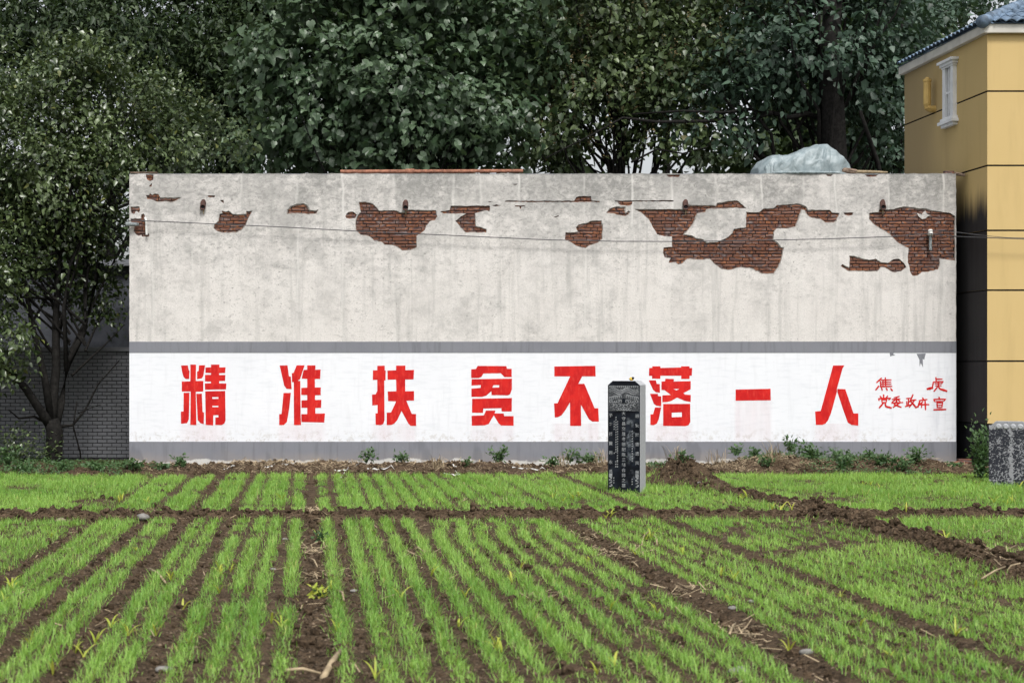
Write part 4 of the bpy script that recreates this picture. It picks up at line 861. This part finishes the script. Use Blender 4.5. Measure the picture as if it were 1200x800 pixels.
# ================================================================== trees
LEAF_V = [(0, 0, 0), (0, .45, 0), (0, 1, -.14), (-.45, .28, .09), (-.30, .66, .02), (.45, .28, .09), (.30, .66, .02)]
LEAF_F = [(0, 1, 3), (3, 1, 4), (4, 1, 2), (0, 5, 1), (5, 6, 1), (6, 2, 1)]
BROAD_V = [(0, 0, 0), (0, .42, -.02), (0, 1, -.26), (-.25, -.16, -.05), (-.52, .02, -.02), (-.60, .36, .02), (-.40, .50, .04), (-.30, .74, -.06), (.25, -.16, -.05), (.52, .02, .05), (.60, .36, .10), (.40, .50, .04), (.30, .74, -.06)]
BROAD_F = [(0, 1, 3), (3, 1, 4), (4, 1, 5), (5, 1, 6), (6, 1, 7), (7, 1, 2), (0, 8, 1), (8, 9, 1), (9, 10, 1), (10, 11, 1), (11, 12, 1), (12, 2, 1)]
def crown_points(ell, ncl, shell=.55):
    """clump centres inside a list of ellipsoids (cx,cy,cz,rx,ry,rz); biased to the outside"""
    vol = np.array([e[3] * e[4] * e[5] for e in ell]); vol = vol / vol.sum(); C, O = [], []
    for e, f in zip(ell, vol):
        n = max(4, int(ncl * f)); d = rng.normal(0, 1, (n, 3)); d /= np.linalg.norm(d, axis=1, keepdims=True)
        r = (shell + (1 - shell) * rng.random(n) ** .6) * rng.uniform(.8, 1.12, n); r[rng.random(n) < .3] *= .6
        C.append(np.array(e[:3]) + d * r[:, None] * np.array(e[3:])); O.append(d)
    return np.concatenate(C), np.concatenate(O)
def leaves(C, O, per, rad, size, aspect, droop, dark=0.0):
    n = len(C) * per; ci = np.repeat(np.arange(len(C)), per)
    pos = C[ci] + rng.normal(0, 1, (n, 3)) * rad * np.array([1, 1, .75]); o = O[ci]
    ax = o * .55 + rng.normal(0, .6, (n, 3)) + np.array([0, 0, -droop]); nr = np.array([0, 0, .85]) + o * .55 + rng.normal(0, .45, (n, 3))
    s = size * rng.uniform(.45, 1.3, n); cv_ = rng.normal(0, .2, len(C))[ci]; tint = np.clip(rng.normal(.45, .22, n) + cv_, 0, .95); tint[rng.random(n) < .02] = 1
    s = s * (1 + .25 * rng.normal(0, 1, len(C))[ci].clip(-1, 1))
    return pos, ax, nr, s * aspect, s, tint
def limbs(bm, base, top, r0, targets, rng_, bend=.25):
    base = Vector(base); top = Vector(top); k = 7
    tr = [base.lerp(top, i / k) + Vector((random.uniform(-1, 1), random.uniform(-1, 1), 0)) * .06 * i / k for i in range(k + 1)]
    tube(bm, tr, [r0 * (1 - .8 * i / k) for i in range(k + 1)], 9)
    for c in targets:
        c = Vector(c); u = min(.95, max(.3, (c.z - base.z) / max(.5, (top.z - base.z)) - random.uniform(.12, .35)))
        s = tr[0].lerp(tr[-1], u); L = (c - s).length; pts = []
        for i in range(6):
            t_ = i / 5; p = s.lerp(c, t_) + Vector((0, 0, -math.sin(t_ * math.pi) * bend * L * .35 + .0)) + Vector((random.uniform(-1, 1), random.uniform(-1, 1), random.uniform(-1, 1))) * .04 * L * math.sin(t_ * math.pi); pts.append(p)
        rr = max(.014, r0 * (1 - u) * .45 * min(1, L / 2)); tube(bm, pts, [rr * (1 - .8 * i / 5) for i in range(6)], 6, False)
def tree(name, label, base, top, r0, ell, ncl, per, rad, size, aspect, droop, m, nl=40, broad=False, shell=.5, indiv=0, cut=None):
    g = empty(name, base, label, 'tree'); g.location = (0, 0, 0)
    C, O = crown_points(ell, ncl, shell)
    if cut is not None: k = cut(C); C, O = C[k], O[k]
    bm = bmesh.new(); limbs(bm, base, top, r0, [C[i] for i in rng.choice(len(C), min(nl, len(C)), replace=False)], rng)
    from_bm('trunk', bm, M_bark, g, True)
    pos, ax, nr, sx, sy, ti = leaves(C, O, per, rad, size, aspect, droop)
    if cut is not None: k = cut(pos); pos, ax, nr, sx, sy, ti = pos[k], ax[k], nr[k], sx[k], sy[k], ti[k]
    tv, tf = (BROAD_V, BROAD_F) if broad else (LEAF_V, LEAF_F)
    if indiv:                                       # the leaves that show largest are parts of their own
        px_ = pos[:, 0] / pos[:, 1] * F + CX; py_ = CY - (pos[:, 2] - EYE) / pos[:, 1] * F
        ok = (px_ > -10) & (px_ < 1210) & (py_ > -15) & (py_ < 205); sc_ = np.where(ok, -pos[:, 1] + sy * 3, -1e9); pick = np.argsort(-sc_)[:indiv]; msk = np.zeros(len(pos), bool); msk[pick] = True
        mes = []
        for tv_ in (.12, .3, .45, .6, .75, .9):
            me = bpy.data.meshes.new('leaf'); me.from_pydata([Vector(v) for v in tv], [], [tuple(f) for f in tf]); a = me.attributes.new('tint', 'FLOAT', 'POINT'); a.data.foreach_set('value', [tv_] * len(tv)); me.materials.append(m); mes.append(me)
        for i in pick:
            a_ = Vector(ax[i]).normalized(); sd_ = a_.cross(Vector(nr[i])).normalized(); n_ = sd_.cross(a_)
            o = link('leaf', random.choice(mes), None, g)
            o.matrix_local = Matrix.Translation(Vector(pos[i])) @ Matrix(((sd_.x, a_.x, n_.x), (sd_.y, a_.y, n_.y), (sd_.z, a_.z, n_.z))).to_4x4() @ Matrix.Diagonal((sx[i], sy[i], sy[i], 1))
        pos, ax, nr, sx, sy, ti = pos[~msk], ax[~msk], nr[~msk], sx[~msk], sy[~msk], ti[~msk]
    cr = scatter('crown', tv, tf, pos, ax, nr, sx, sy, m, g, ti)
    if indiv: tag(cr, kind='stuff')
    return g, C
def E(px, py, Y, rx, ry, rd): p = P(px, py, Y); s = Y / F; return (p.x, p.y, p.z, rx * s, rd, ry * s)
# left tree: several trunks, crown of small glossy leaves
lt = empty('left_tree', (0, 0, 0), 'dark leafy tree with several leaning trunks in front of the whitewashed brick wall', 'tree')
TY = 34.2
ell = [E(30, 190, TY + .6, 130, 120, 1.9), E(140, 150, TY + 1.6, 125, 110, 1.7), E(205, 165, TY + 2.4, 85, 70, 1.3), E(-30, 330, TY - .5, 75, 130, 1.4), E(75, 290, TY + 1.0, 80, 70, 1.4), E(60, 100, TY + 1.2, 110, 70, 1.5), E(-110, 200, TY + .6, 110, 160, 1.6), E(5, 400, TY - .6, 50, 60, .9), E(110, 330, TY + 1.2, 50, 60, 1.0)]
C, O = crown_points(ell, 950, .35)
def lcut(p):
    px_ = p[:, 0] / p[:, 1] * F + CX; py_ = CY - (p[:, 2] - EYE) / p[:, 1] * F
    return ~((px_ > 148) & (p[:, 2] < BT + .1)) & ~((p[:, 0] > BL - .08) & (p[:, 2] < BT + .05)) & ((p[:, 1] > WY - .5) | (px_ < 140))
k = lcut(C); C, O = C[k], O[k]
bm = bmesh.new()
def limb(pts, r0, r1, dy=0.): 
    n = len(pts); tube(bm, [P(a, b, TY + dy * i / n) for i, (a, b) in enumerate(pts)], [r0 + (r1 - r0) * i / (n - 1) for i in range(n)], 9)
limb([(63, 560), (63, 540), (64, 505), (60, 492)], .19, .16)
limb([(60, 500), (50, 485), (30, 455), (8, 430), (-20, 395), (-50, 330)], .11, .03, -.8)
limb([(62, 502), (62, 470), (66, 430), (65, 380), (68, 320), (80, 240), (90, 170)], .12, .03, .8)
limb([(64, 505), (72, 470), (80, 425), (98, 390), (112, 330), (122, 260), (140, 180)], .09, .025, 1.2)
limb([(60, 490), (52, 440), (40, 390), (28, 330), (20, 250)], .085, .03, .4)
limb([(78, 435), (75, 360), (82, 310), (100, 270), (112, 240)], .05, .02, .6)
limb([(68, 500), (85, 498), (100, 480), (115, 450), (140, 422)], .035, .01, .6)
limb([(84, 440), (100, 425), (122, 405), (146, 380)], .03, .01, .9)
limb([(90, 470), (86, 500), (94, 530), (95, 556)], .014, .02, .4)
limb([(92, 484), (105, 478), (118, 474)], .012, .006, .4)
limb([(55, 495), (40, 488), (22, 490), (10, 480)], .035, .012, -.3)
for i in rng.choice(len(C), 60, replace=False):
    c = Vector(C[i]); s = P(random.choice((62, 68, 82, 100, 40)), random.uniform(220, 420), TY + .4); tube(bm, [s, s.lerp(c, .5) + Vector((random.uniform(-.1, .1), 0, random.uniform(-.15, .15))), c], [.03, .02, .008], 6, False)
from_bm('trunk', bm, M_bark, lt, True)
pos, ax, nr, sx, sy, ti = leaves(C, O, 56, .22, .118, .66, .25)
k = lcut(pos); scatter('crown', LEAF_V, LEAF_F, pos[k], ax[k], nr[k], sx[k], sy[k], M_poplar, lt, ti[k])

def overroof(p): return ~((p[:, 0] > BL - .1) & (p[:, 0] < BR + .1) & (p[:, 1] < WY + 6.7) & (p[:, 2] < BT + .15)) & ~((p[:, 0] > HX - .15) & (p[:, 1] < HY1 + .4))
BY = 42.0
tree('paulownia_tree', 'broad leaved tree with large pale green leaves and a straight slender trunk', (P(458, 300, BY).x, BY, 0), tuple(P(462, -140, BY)), .16,
     [E(455, 110, BY - .6, 150, 100, 2.3), E(345, 70, BY - .2, 80, 95, 1.7), E(560, 130, BY - .3, 80, 70, 1.6), E(450, -30, BY, 165, 80, 2.2), E(330, 165, BY - .3, 60, 35, 1.2), E(600, 40, BY, 70, 70, 1.5), E(440, 190, BY - .2, 150, 28, 1.6), E(580, 195, BY + .3, 60, 25, 1.2)], 680, 24, .27, .195, .80, .6, M_broad, 46, True, .35, 300, overroof)
g, Cm = tree('catalpa_tree', 'tall tree with brownish seed clusters and long low boughs behind the middle of the wall', (P(720, 300, BY + 1.2).x, BY + 1.2, 0), tuple(P(735, -120, BY + 1.2)), .2,
     [E(700, 90, BY + .8, 130, 90, 2.0), E(640, 150, BY + .6, 75, 60, 1.4), E(690, -10, BY + 1, 140, 80, 2.0), E(800, 80, BY + .4, 95, 75, 1.6), E(790, 150, BY + .2, 95, 50, 1.3), E(850, 0, BY + 1, 100, 70, 1.6)], 700, 24, .25, .165, .74, .45, M_olive, 60, False, .35, 0, overroof)
# seed heads of the middle tree
n = 420; fr = Cm[rng.integers(0, len(Cm), n)] + rng.normal(0, .3, (n, 3)); fr = np.repeat(fr[overroof(fr)], 14, 0)
n = len(fr); hh = rng.random(n); fr = fr + np.stack([rng.normal(0, .05, n) * (1.1 - hh), rng.normal(0, .05, n) * (1.1 - hh), hh * .38], 1)
scatter('seed_heads', LEAF_V, LEAF_F, fr, rng.normal(0, 1, (n, 3)), rng.normal(0, 1, (n, 3)), .04, rng.uniform(.03, .07, n), M_seed, g)
g2, Cr = tree('forked_tree', 'big dark tree with a thick forked trunk and bare boughs beside the yellow house', (P(955, 300, BY - .4).x, BY - .4, 0), tuple(P(985, -160, BY - .4)), .30,
     [E(930, 60, BY - .3, 110, 80, 2.0), E(1010, 110, BY + .2, 70, 80, 1.4), E(860, 120, BY - .5, 80, 50, 1.4), E(960, -50, BY, 130, 80, 2.2), E(1040, 30, BY + .6, 60, 80, 1.4)], 520, 24, .27, .185, .76, .5, M_blue, 46, False, .4, 0, overroof)
bm = bmesh.new()
def bough(pts, Y, r0, r1):
    n = len(pts); tube(bm, [P(a, b, Y + .25 * math.sin(i * 1.7)) for i, (a, b) in enumerate(pts)], [r0 + (r1 - r0) * i / (n - 1) for i in range(n)], 8)
yb_ = BY - .75
bough([(978, 250), (978, 190), (976, 130), (972, 60), (978, -20)], BY - .9, .34, .22)
bough([(976, 120), (960, 138), (945, 133), (925, 138), (905, 132), (880, 128), (850, 132), (800, 130), (740, 134)], yb_, .085, .02)
bough([(905, 132), (880, 140), (830, 142), (770, 143), (730, 138), (690, 160), (640, 185)], yb_, .06, .015)
bough([(945, 134), (935, 150), (928, 155)], yb_, .06, .02)
bough([(970, 80), (955, 60), (945, 30), (930, 0)], yb_, .10, .04)
bough([(740, 190), (770, 175), (800, 180), (830, 172)], yb_, .03, .015)
bough([(860, 128), (840, 105), (820, 98)], yb_, .03, .012)
bough([(1035, 215), (1028, 190), (1018, 160), (1008, 130)], BY - 1, .07, .04)
bough([(900, 60), (880, 62), (850, 58), (800, 65)], yb_, .04, .012)
from_bm('bough', bm, M_bark, g2, True)
tree('pale_leaved_tree', 'thin blue green tree filling the gap between plastered wall and yellow house', (P(1050, 300, 44).x, 44, 0), tuple(P(1055, 0, 44)), .14,
     [E(1040, 80, 44, 60, 70, 1.5), E(1085, 25, 45, 60, 40, 1.3), E(1030, 175, 43.5, 55, 50, 1.1), E(1130, 0, 46, 60, 35, 1.2)], 220, 22, .27, .18, .75, .4, M_blue, 22, False, .35, 0, overroof)
back = [('feathery_tree', 'dark feathery leaved tree rising behind the left tree at the top left', 130, 46, [E(150, 40, 46, 130, 70, 2.2), E(60, 20, 46, 120, 70, 2.0), E(250, 110, 46, 80, 110, 1.8), E(180, -60, 47, 170, 70, 2.2), E(-20, 60, 46, 90, 90, 2), E(60, 250, 46.5, 160, 110, 1.6), E(200, 60, 48, 120, 90, 1.5)], M_fine, .165, .45, 1500, 32),
        ('shade_tree', 'dark round crowned tree standing between the left tree and the large leaved tree', 300, 47.5, [E(280, 60, 47.5, 75, 120, 1.8), E(260, 160, 47, 60, 60, 1.5), E(320, -20, 48, 100, 70, 1.8)], M_fine, .18, .45, 640, 32),
        ('far_tree', 'dim tree glimpsed behind the broad leaved tree and its trunk', 470, 50, [E(480, 100, 50, 150, 90, 2.0), E(420, -20, 50, 150, 70, 2.0), E(570, 30, 50, 110, 80, 1.8), E(430, 170, 49.5, 130, 40, 1.4)], M_fine, .36, .6, 420, 22),
        ('far_tree', 'dim tree glimpsed behind the seed bearing tree and its low boughs', 780, 50, [E(760, 60, 50, 140, 80, 2.0), E(700, -40, 50, 130, 70, 2), E(830, -40, 50, 140, 60, 2.0), E(640, 110, 50, 70, 70, 1.6), E(650, 190, 49, 70, 30, 1.2), E(860, 185, 49, 90, 32, 1.2)], M_fine, .36, .6, 430, 20),
        ('far_tree', 'dim tree glimpsed behind the thick forked trunk near the house', 990, 51, [E(1000, 60, 51, 90, 100, 2.0), E(950, 150, 50.5, 80, 60, 1.6), E(1060, -10, 52, 100, 60, 2.0), E(980, 190, 49, 90, 40, 1.2)], M_fine, .36, .6, 330, 20)]
for nm, lb, bx_, Y, el_, m, sz, asp, ncl, per in back:
    tree(nm, lb, (P(bx_, 300, Y).x, Y, 0), tuple(P(bx_, -60, Y)), .2, el_, ncl, per, .42, sz * 1.25, asp, .35, m, 34, False, .3, 0, overroof)

# ================================================================== small plants and debris
ORD = ['first', 'second', 'third', 'fourth', 'fifth', 'sixth', 'seventh', 'eighth']
MARKS = [(15, 'at the left picture edge'), (63, 'beside the left tree trunk'), (120, 'left of the plastered wall corner'), (170, 'at the left end of the grey plinth')] + [(x_, 'below the %s large red character' % o_) for x_, o_ in zip((240, 355, 462, 577, 676, 785, 882, 980), ORD)] + [(300, 'between first and second large red characters'), (410, 'between second and third large red characters'), (520, 'between third and fourth large red characters'), (630, 'between fourth and fifth large red characters'), (835, 'between sixth and seventh large red characters'), (930, 'between seventh and eighth large red characters'), (706, 'beside the black gravestone'), (1040, 'below the small red characters at left'), (1085, 'below the small red characters at right'), (1125, 'at the foot of the dark gap')]
def placed(pxs):
    ms = [min(MARKS, key=lambda m_: abs(m_[0] - x_))[1] for x_ in pxs]; out_ = []
    for i, m_ in enumerate(ms):
        same = sorted([j for j in range(len(ms)) if ms[j] == m_], key=lambda j: pxs[j]); r_ = same.index(i)
        q_ = '' if len(same) == 1 else (['left', 'right'] if len(same) == 2 else ['left', 'middle', 'right'] if len(same) == 3 else ['leftmost', 'second', 'third', 'rightmost'])[min(r_, 3)] + ' '
        out_.append((q_, m_))
    return out_
def on_soil(px, py):                                # walk along the view ray to the soil
    Y = np.linspace(9, 32.75, 900); z = EYE - (py - CY) / F * Y
    hit = np.nonzero(z <= soil_h((px - CX) / F * Y, Y))[0]
    if len(hit) == 0: return None
    i = hit[0]; return Vector(((px - CX) / F * Y[i], Y[i], z[i]))
def leafy(name, label, cat, base, w_, h_, n, size, m, group=None, stems=7, parts=('foliage', 'stem')):
    g = empty(name, base, label, cat, group)
    bm = bmesh.new(); tips = []
    for k in range(stems):
        a = random.uniform(0, 6.28); t_ = Vector((math.cos(a) * w_ * random.uniform(.2, 1), math.sin(a) * w_ * random.uniform(.2, .8), h_ * random.uniform(.5, 1))); tips.append(t_)
        tube(bm, [(0, 0, -.03), (t_.x * .4, t_.y * .4, t_.z * .6), t_], [.008, .006, .003], 5, False)
    from_bm(parts[1], bm, M_weed, g)
    tp = np.array([t_[:] for t_ in tips]); ci = rng.integers(0, len(tp), n); f_ = rng.uniform(.15, 1.05, n)[:, None]
    pos = tp[ci] * f_ + rng.normal(0, .18, (n, 3)) * np.array([w_, w_, h_]) ; pos[:, 2] = np.abs(pos[:, 2])
    ax = pos * np.array([1, 1, .6]) / max(w_, .05) + rng.normal(0, .6, (n, 3)); nr = rng.normal(0, .4, (n, 3)) + np.array([0, -.3, 1])
    scatter(parts[0], LEAF_V, LEAF_F, pos, ax, nr, size * .75 * rng.uniform(.6, 1.2, n), size * rng.uniform(.6, 1.2, n), m, g, np.clip(rng.normal(.5, .25, n), 0, .95))
    return g
weeds = [(160, 548, .35, .12, 90), (213, 547, .2, .2, 70), (190, 549, .3, .1, 60), (120, 550, .5, .12, 110), (430, 540, .3, .22, 60), (472, 541, .25, .18, 60), (585, 540, .3, .25, 90), (545, 545, .2, .12, 30), (690, 543, .4, .2, 110), (650, 546, .3, .15, 60), (668, 541, .22, .24, 40),
         (800, 541, .25, .16, 50), (862, 532, .2, .16, 50), (884, 535, .25, .14, 60), (927, 529, .22, .25, 70), (900, 545, .3, .14, 60), (955, 537, .4, .26, 160), (990, 542, .35, .22, 130), (986, 551, .25, .3, 120), (1035, 545, .4, .2, 140), (1054, 549, .3, .2, 90), (1072, 541, .3, .22, 100), (1020, 537, .2, .15, 50), (1118, 546, .25, .07, 30), (30, 552, .5, .15, 100), (10, 545, .3, .3, 80), (75, 550, .4, .12, 80)]
wl_ = placed([w_[0] for w_ in weeds])
for (px, py, w_, h_, n), (q1, m1) in zip(weeds, wl_):
    p = on_soil(px, py) or P(px, py, 32.3)
    leafy('weed', q1 + 'low green weed on the bank ' + m1, 'weed', p, w_ * .8, h_, int(n * 1.6), .075, M_weed, 'weeds along the foot of the walls')
p = on_soil(1150, 562); leafy('shrub', 'bushy green shrub growing against the left side of the mottled gravestone', 'shrub', p, .26, .85, 620, .075, M_weed, None, 12)
p = on_soil(1212, 568); leafy('shrub', 'green shrub at the right picture edge overlapping the mottled gravestone', 'shrub', p, .22, .75, 420, .08, M_weed, None, 10)
leafy('shrub', 'dark tangled undergrowth bush at the foot of the left tree', 'shrub', P(18, 556, 33.9), .8, .85, 900, .085, M_poplar, None, 16)
p = on_soil(375, 700); leafy('sprout', 'pale yellow green broadleaf sprout growing in the bare middle furrow near the bottom', 'sprout', p, .13, .10, 60, .05, M_maize, None, 6)
p = on_soil(372, 634); leafy('sprout', 'bright green sprout growing in the bare middle furrow farther back', 'sprout', p, .12, .12, 60, .045, M_weed, None, 6)
# pale thin grasses by the bank
tufts = ((703, 545, .42), (905, 540, .5), (790, 540, .35), (512, 548, .3), (842, 545, .4), (660, 545, .35))
for (px, py, hh), (q1, m1) in zip(tufts, placed([t_[0] for t_ in tufts])):
    p = on_soil(px, py) or P(px, py, 32.2); n = 34
    a = rng.uniform(0, 6.28, n); ln = np.abs(rng.normal(0, .3, n)); pos = np.stack([p.x + rng.normal(0, .07, n), p.y + rng.normal(0, .05, n), np.full(n, p.z - .01)], 1)
    o = scatter('grass_tuft', BLADE_V, BLADE_F, pos, np.stack([np.cos(a) * ln, np.sin(a) * ln, np.ones(n)], 1), np.stack([np.cos(a), np.sin(a), np.full(n, .1)], 1), .011, rng.uniform(.5, 1, n) * hh, M_straw)
    tag(o, q1 + 'dry pale grass tuft on the bank ' + m1, 'grass tuft', 'dry grass tufts on the soil bank')
n = 26000; x = rng.uniform(-6.5, 13.0, n); y = rng.uniform(30.35, 33.2, n)
cov = fbm(x * .8 + 70, y * .9 + 4, 3) + .25 * np.exp(-((x - 9.9) / 1.3) ** 2) + .2 * (x < -3.3) - .12 * ((x > -3) & (x < 6)) + .12 * fbm(x * 6, y * 6, 2)
k = cov > .10 + .1 * rng.random(n); x, y = x[k], y[k]; n = len(x)
tag(scatter('creeping_weeds', LEAF_V, LEAF_F, np.stack([x, y, soil_h(x, y) + rng.uniform(.0, .09, n)], 1), rng.normal(0, 1, (n, 3)) * np.array([1, 1, .5]), rng.normal(0, .4, (n, 3)) + np.array([0, -.3, 1]), .034, rng.uniform(.03, .07, n), M_weed, tint=np.clip(rng.normal(.45, .25, n), 0, .95)), kind='stuff', label='low creeping weeds covering parts of the rough soil bank', cat='weeds')
# stray yellow maize seedlings among the wheat
def maize_mesh():
    V, Fc = [], []
    for k in range(random.randint(3, 5)):
        a = random.uniform(0, 6.28); L = random.uniform(.10, .22); wd = random.uniform(.006, .010); cu = random.uniform(.3, 1.1); b0 = len(V); d = Vector((math.cos(a), math.sin(a), 0)); s = Vector((-d.y, d.x, 0))
        for i in range(6):
            t_ = i / 5; c = d * (L * .8 * t_ ** 1.4 * cu) + Vector((0, 0, L * (t_ - .55 * cu * t_ ** 2.6))); ww = wd * (math.sin(math.pi * min(.98, t_ * .85 + .15)))
            V += [c + s * ww, c - s * ww]
        for i in range(5): Fc.append((b0 + 2 * i, b0 + 2 * i + 1, b0 + 2 * i + 3, b0 + 2 * i + 2))
    me = bpy.data.meshes.new('maize_seedling'); me.from_pydata(V, [], Fc); at = me.attributes.new('tint', 'FLOAT', 'POINT'); at.data.foreach_set('value', [random.random() * .9] * len(V)); me.materials.append(M_maize)
    for p_ in me.polygons: p_.use_smooth = True
    return me
mm = [maize_mesh() for _ in range(7)]
spots = [(130, 735), (112, 755), (150, 745), (88, 765), (98, 770), (62, 790), (200, 680), (160, 645), (257, 695), (258, 672), (270, 670), (214, 715), (183, 745), (222, 755), (330, 735), (318, 730), (372, 630), (365, 695), (380, 695), (388, 690), (440, 795), (537, 735), (588, 764), (582, 762), (505, 675), (600, 682), (610, 668), (710, 608), (715, 606), (763, 632), (757, 634), (672, 585), (678, 582), (648, 585), (660, 588), (690, 660), (715, 715), (640, 740), (700, 790), (720, 780), (845, 675), (925, 765), (1043, 770), (1008, 735), (1120, 745), (860, 680), (915, 598), (928, 597), (905, 597), (870, 585), (875, 583), (1012, 568), (1020, 569), (1032, 572), (1062, 600), (1010, 570), (1120, 578), (1130, 577), (1180, 592), (1186, 590), (1195, 572), (140, 588), (143, 586), (172, 590), (330, 588), (258, 575), (505, 590), (470, 700), (395, 740), (545, 700), (1108, 632), (1143, 690), (985, 700), (800, 650), (745, 650), (555, 650), (35, 755), (15, 690), (12, 690), (5, 705), (60, 630), (300, 620), (1150, 585), (1165, 590), (855, 705), (770, 720)]
for i, (px, py) in enumerate(spots):
    p = on_soil(px, py)
    if p is None: continue
    o = link('maize_seedling', mm[i % 7]); o.location = p - Vector((0, 0, .01)); o.rotation_euler = (0, 0, random.uniform(0, 6.28)); s_ = random.uniform(.6, 1.05) * (1 if py > 640 else 1.15); o.scale = (s_, s_, s_)
    tag(o, 'stray yellow green maize seedling standing among the wheat rows', 'seedling', 'stray maize seedlings in the wheat')
# dry stalks
def stalk(px0, py0, px1, py1, r, label, group=None, m=M_straw, lift=.015):
    a, b = on_soil(px0, py0), on_soil(px1, py1)
    if a is None or b is None: return
    a = a + Vector((0, 0, lift)); b = b + Vector((0, 0, lift + .02)); md = a.lerp(b, .5) + Vector((random.uniform(-.03, .03), 0, .02))
    bm = bmesh.new(); tube(bm, [a, md, b], [r, r * .95, r * .7], 7); tag(from_bm('dry_stalk', bm, m, None, True), label, 'stalk', group)
stalk(378, 798, 399, 768, .022, 'thick pale maize stalk lying across the bare furrow at the bottom edge')
stalk(334, 788, 376, 795, .012, 'dry brown stalk lying beside the thick pale stalk at the bottom edge')
stalk(175, 668, 194, 687, .013, 'curved dry stalk lying on the wheat rows at the left')
for a in ((362, 655, 372, 668), (395, 693, 403, 708), (1180, 672, 1196, 664), (770, 640, 764, 630), (752, 640, 760, 626), (715, 645, 730, 650), (735, 660, 748, 668), (855, 745, 862, 735), (690, 628, 700, 634), (1150, 680, 1178, 668), (368, 610, 380, 612), (575, 590, 590, 586), (540, 590, 548, 586)):
    stalk(*a, .009, 'short broken straw coloured stalk lying on the bare soil', 'broken stalks on the bare soil')
# white plastic mulch scraps along the bank
strips = ((330, 546, 348, 543), (392, 553, 409, 551), (398, 562, 408, 549), (430, 551, 462, 551), (262, 553, 276, 547), (468, 549, 474, 541), (600, 549, 640, 552), (524, 546, 535, 549), (533, 553, 539, 558), (415, 548, 421, 543), (520, 556, 537, 558), (310, 549, 322, 546))
for (a, b, c, d), (q1, m1) in zip(strips, placed([t_[0] for t_ in strips])):
    p0, p1 = on_soil(a, b), on_soil(c, d)
    if p0 is None or p1 is None: continue
    V, nS = [], 9
    for i in range(nS):
        t_ = i / (nS - 1); p = p0.lerp(p1, t_); zz = float(soil_h(np.array([p.x]), np.array([p.y]))[0]); w_ = .010 + .006 * math.sin(i * 2.3)
        V += [(p.x, p.y - w_, max(zz, p.z) + .018 + .015 * math.sin(i * 1.9)), (p.x + .01, p.y + w_, max(zz, p.z) + .028 + .012 * math.cos(i * 2.7))]
    me = bpy.data.meshes.new('plastic_scrap'); me.from_pydata(V, [], [(2 * i, 2 * i + 2, 2 * i + 3, 2 * i + 1) for i in range(nS - 1)]); o = link('plastic_scrap', me, M_plastic)
    tag(o, q1 + 'white plastic strip on the bank ' + m1, 'plastic strip', 'white plastic strips on the soil bank')
# pale stones
for i, (px, py, r, lb) in enumerate([(168, 607, .085, 'largest pale flat stone lying at the left end of the cross furrow'), (71, 611, .07, 'rounded brownish stone in the left furrow near the cross furrow')] + [(a, b, c, None) for a, b, c in ((192, 785, .04), (320, 667, .022), (334, 632, .026), (858, 713, .032), (945, 765, .04), (865, 788, .055), (880, 705, .025), (415, 693, .03), (1163, 644, .03), (820, 566, .035))]):
    p = on_soil(px, py)
    if p is None: continue
    bm = bmesh.new(); bmesh.ops.create_icosphere(bm, subdivisions=2, radius=1)
    for v in bm.verts: v.co = Vector((v.co.x * r * 1.5, v.co.y * r, v.co.z * r * .55)) * random.uniform(.85, 1.12)
    o = from_bm('stone', bm, simple('pale_stone%d' % i, (.22, .17, .13) if i == 1 else (.21, .20, .185), .9, .2, .25, 14, .3) if i < 3 else bpy.data.materials['pale_stone2'], None, True); o.location = p + Vector((0, 0, r * .2)); o.rotation_euler = (0, 0, random.uniform(0, 6))
    tag(o, lb or 'small pale stone chip lying between the wheat rows', 'stone', None if lb else 'pale stone chips in the field')
# soil bank shards: pale lime crumbs along the plinth
print('wheat', nw, 'bricks', nb, len(vis), 'tiles', nt_)
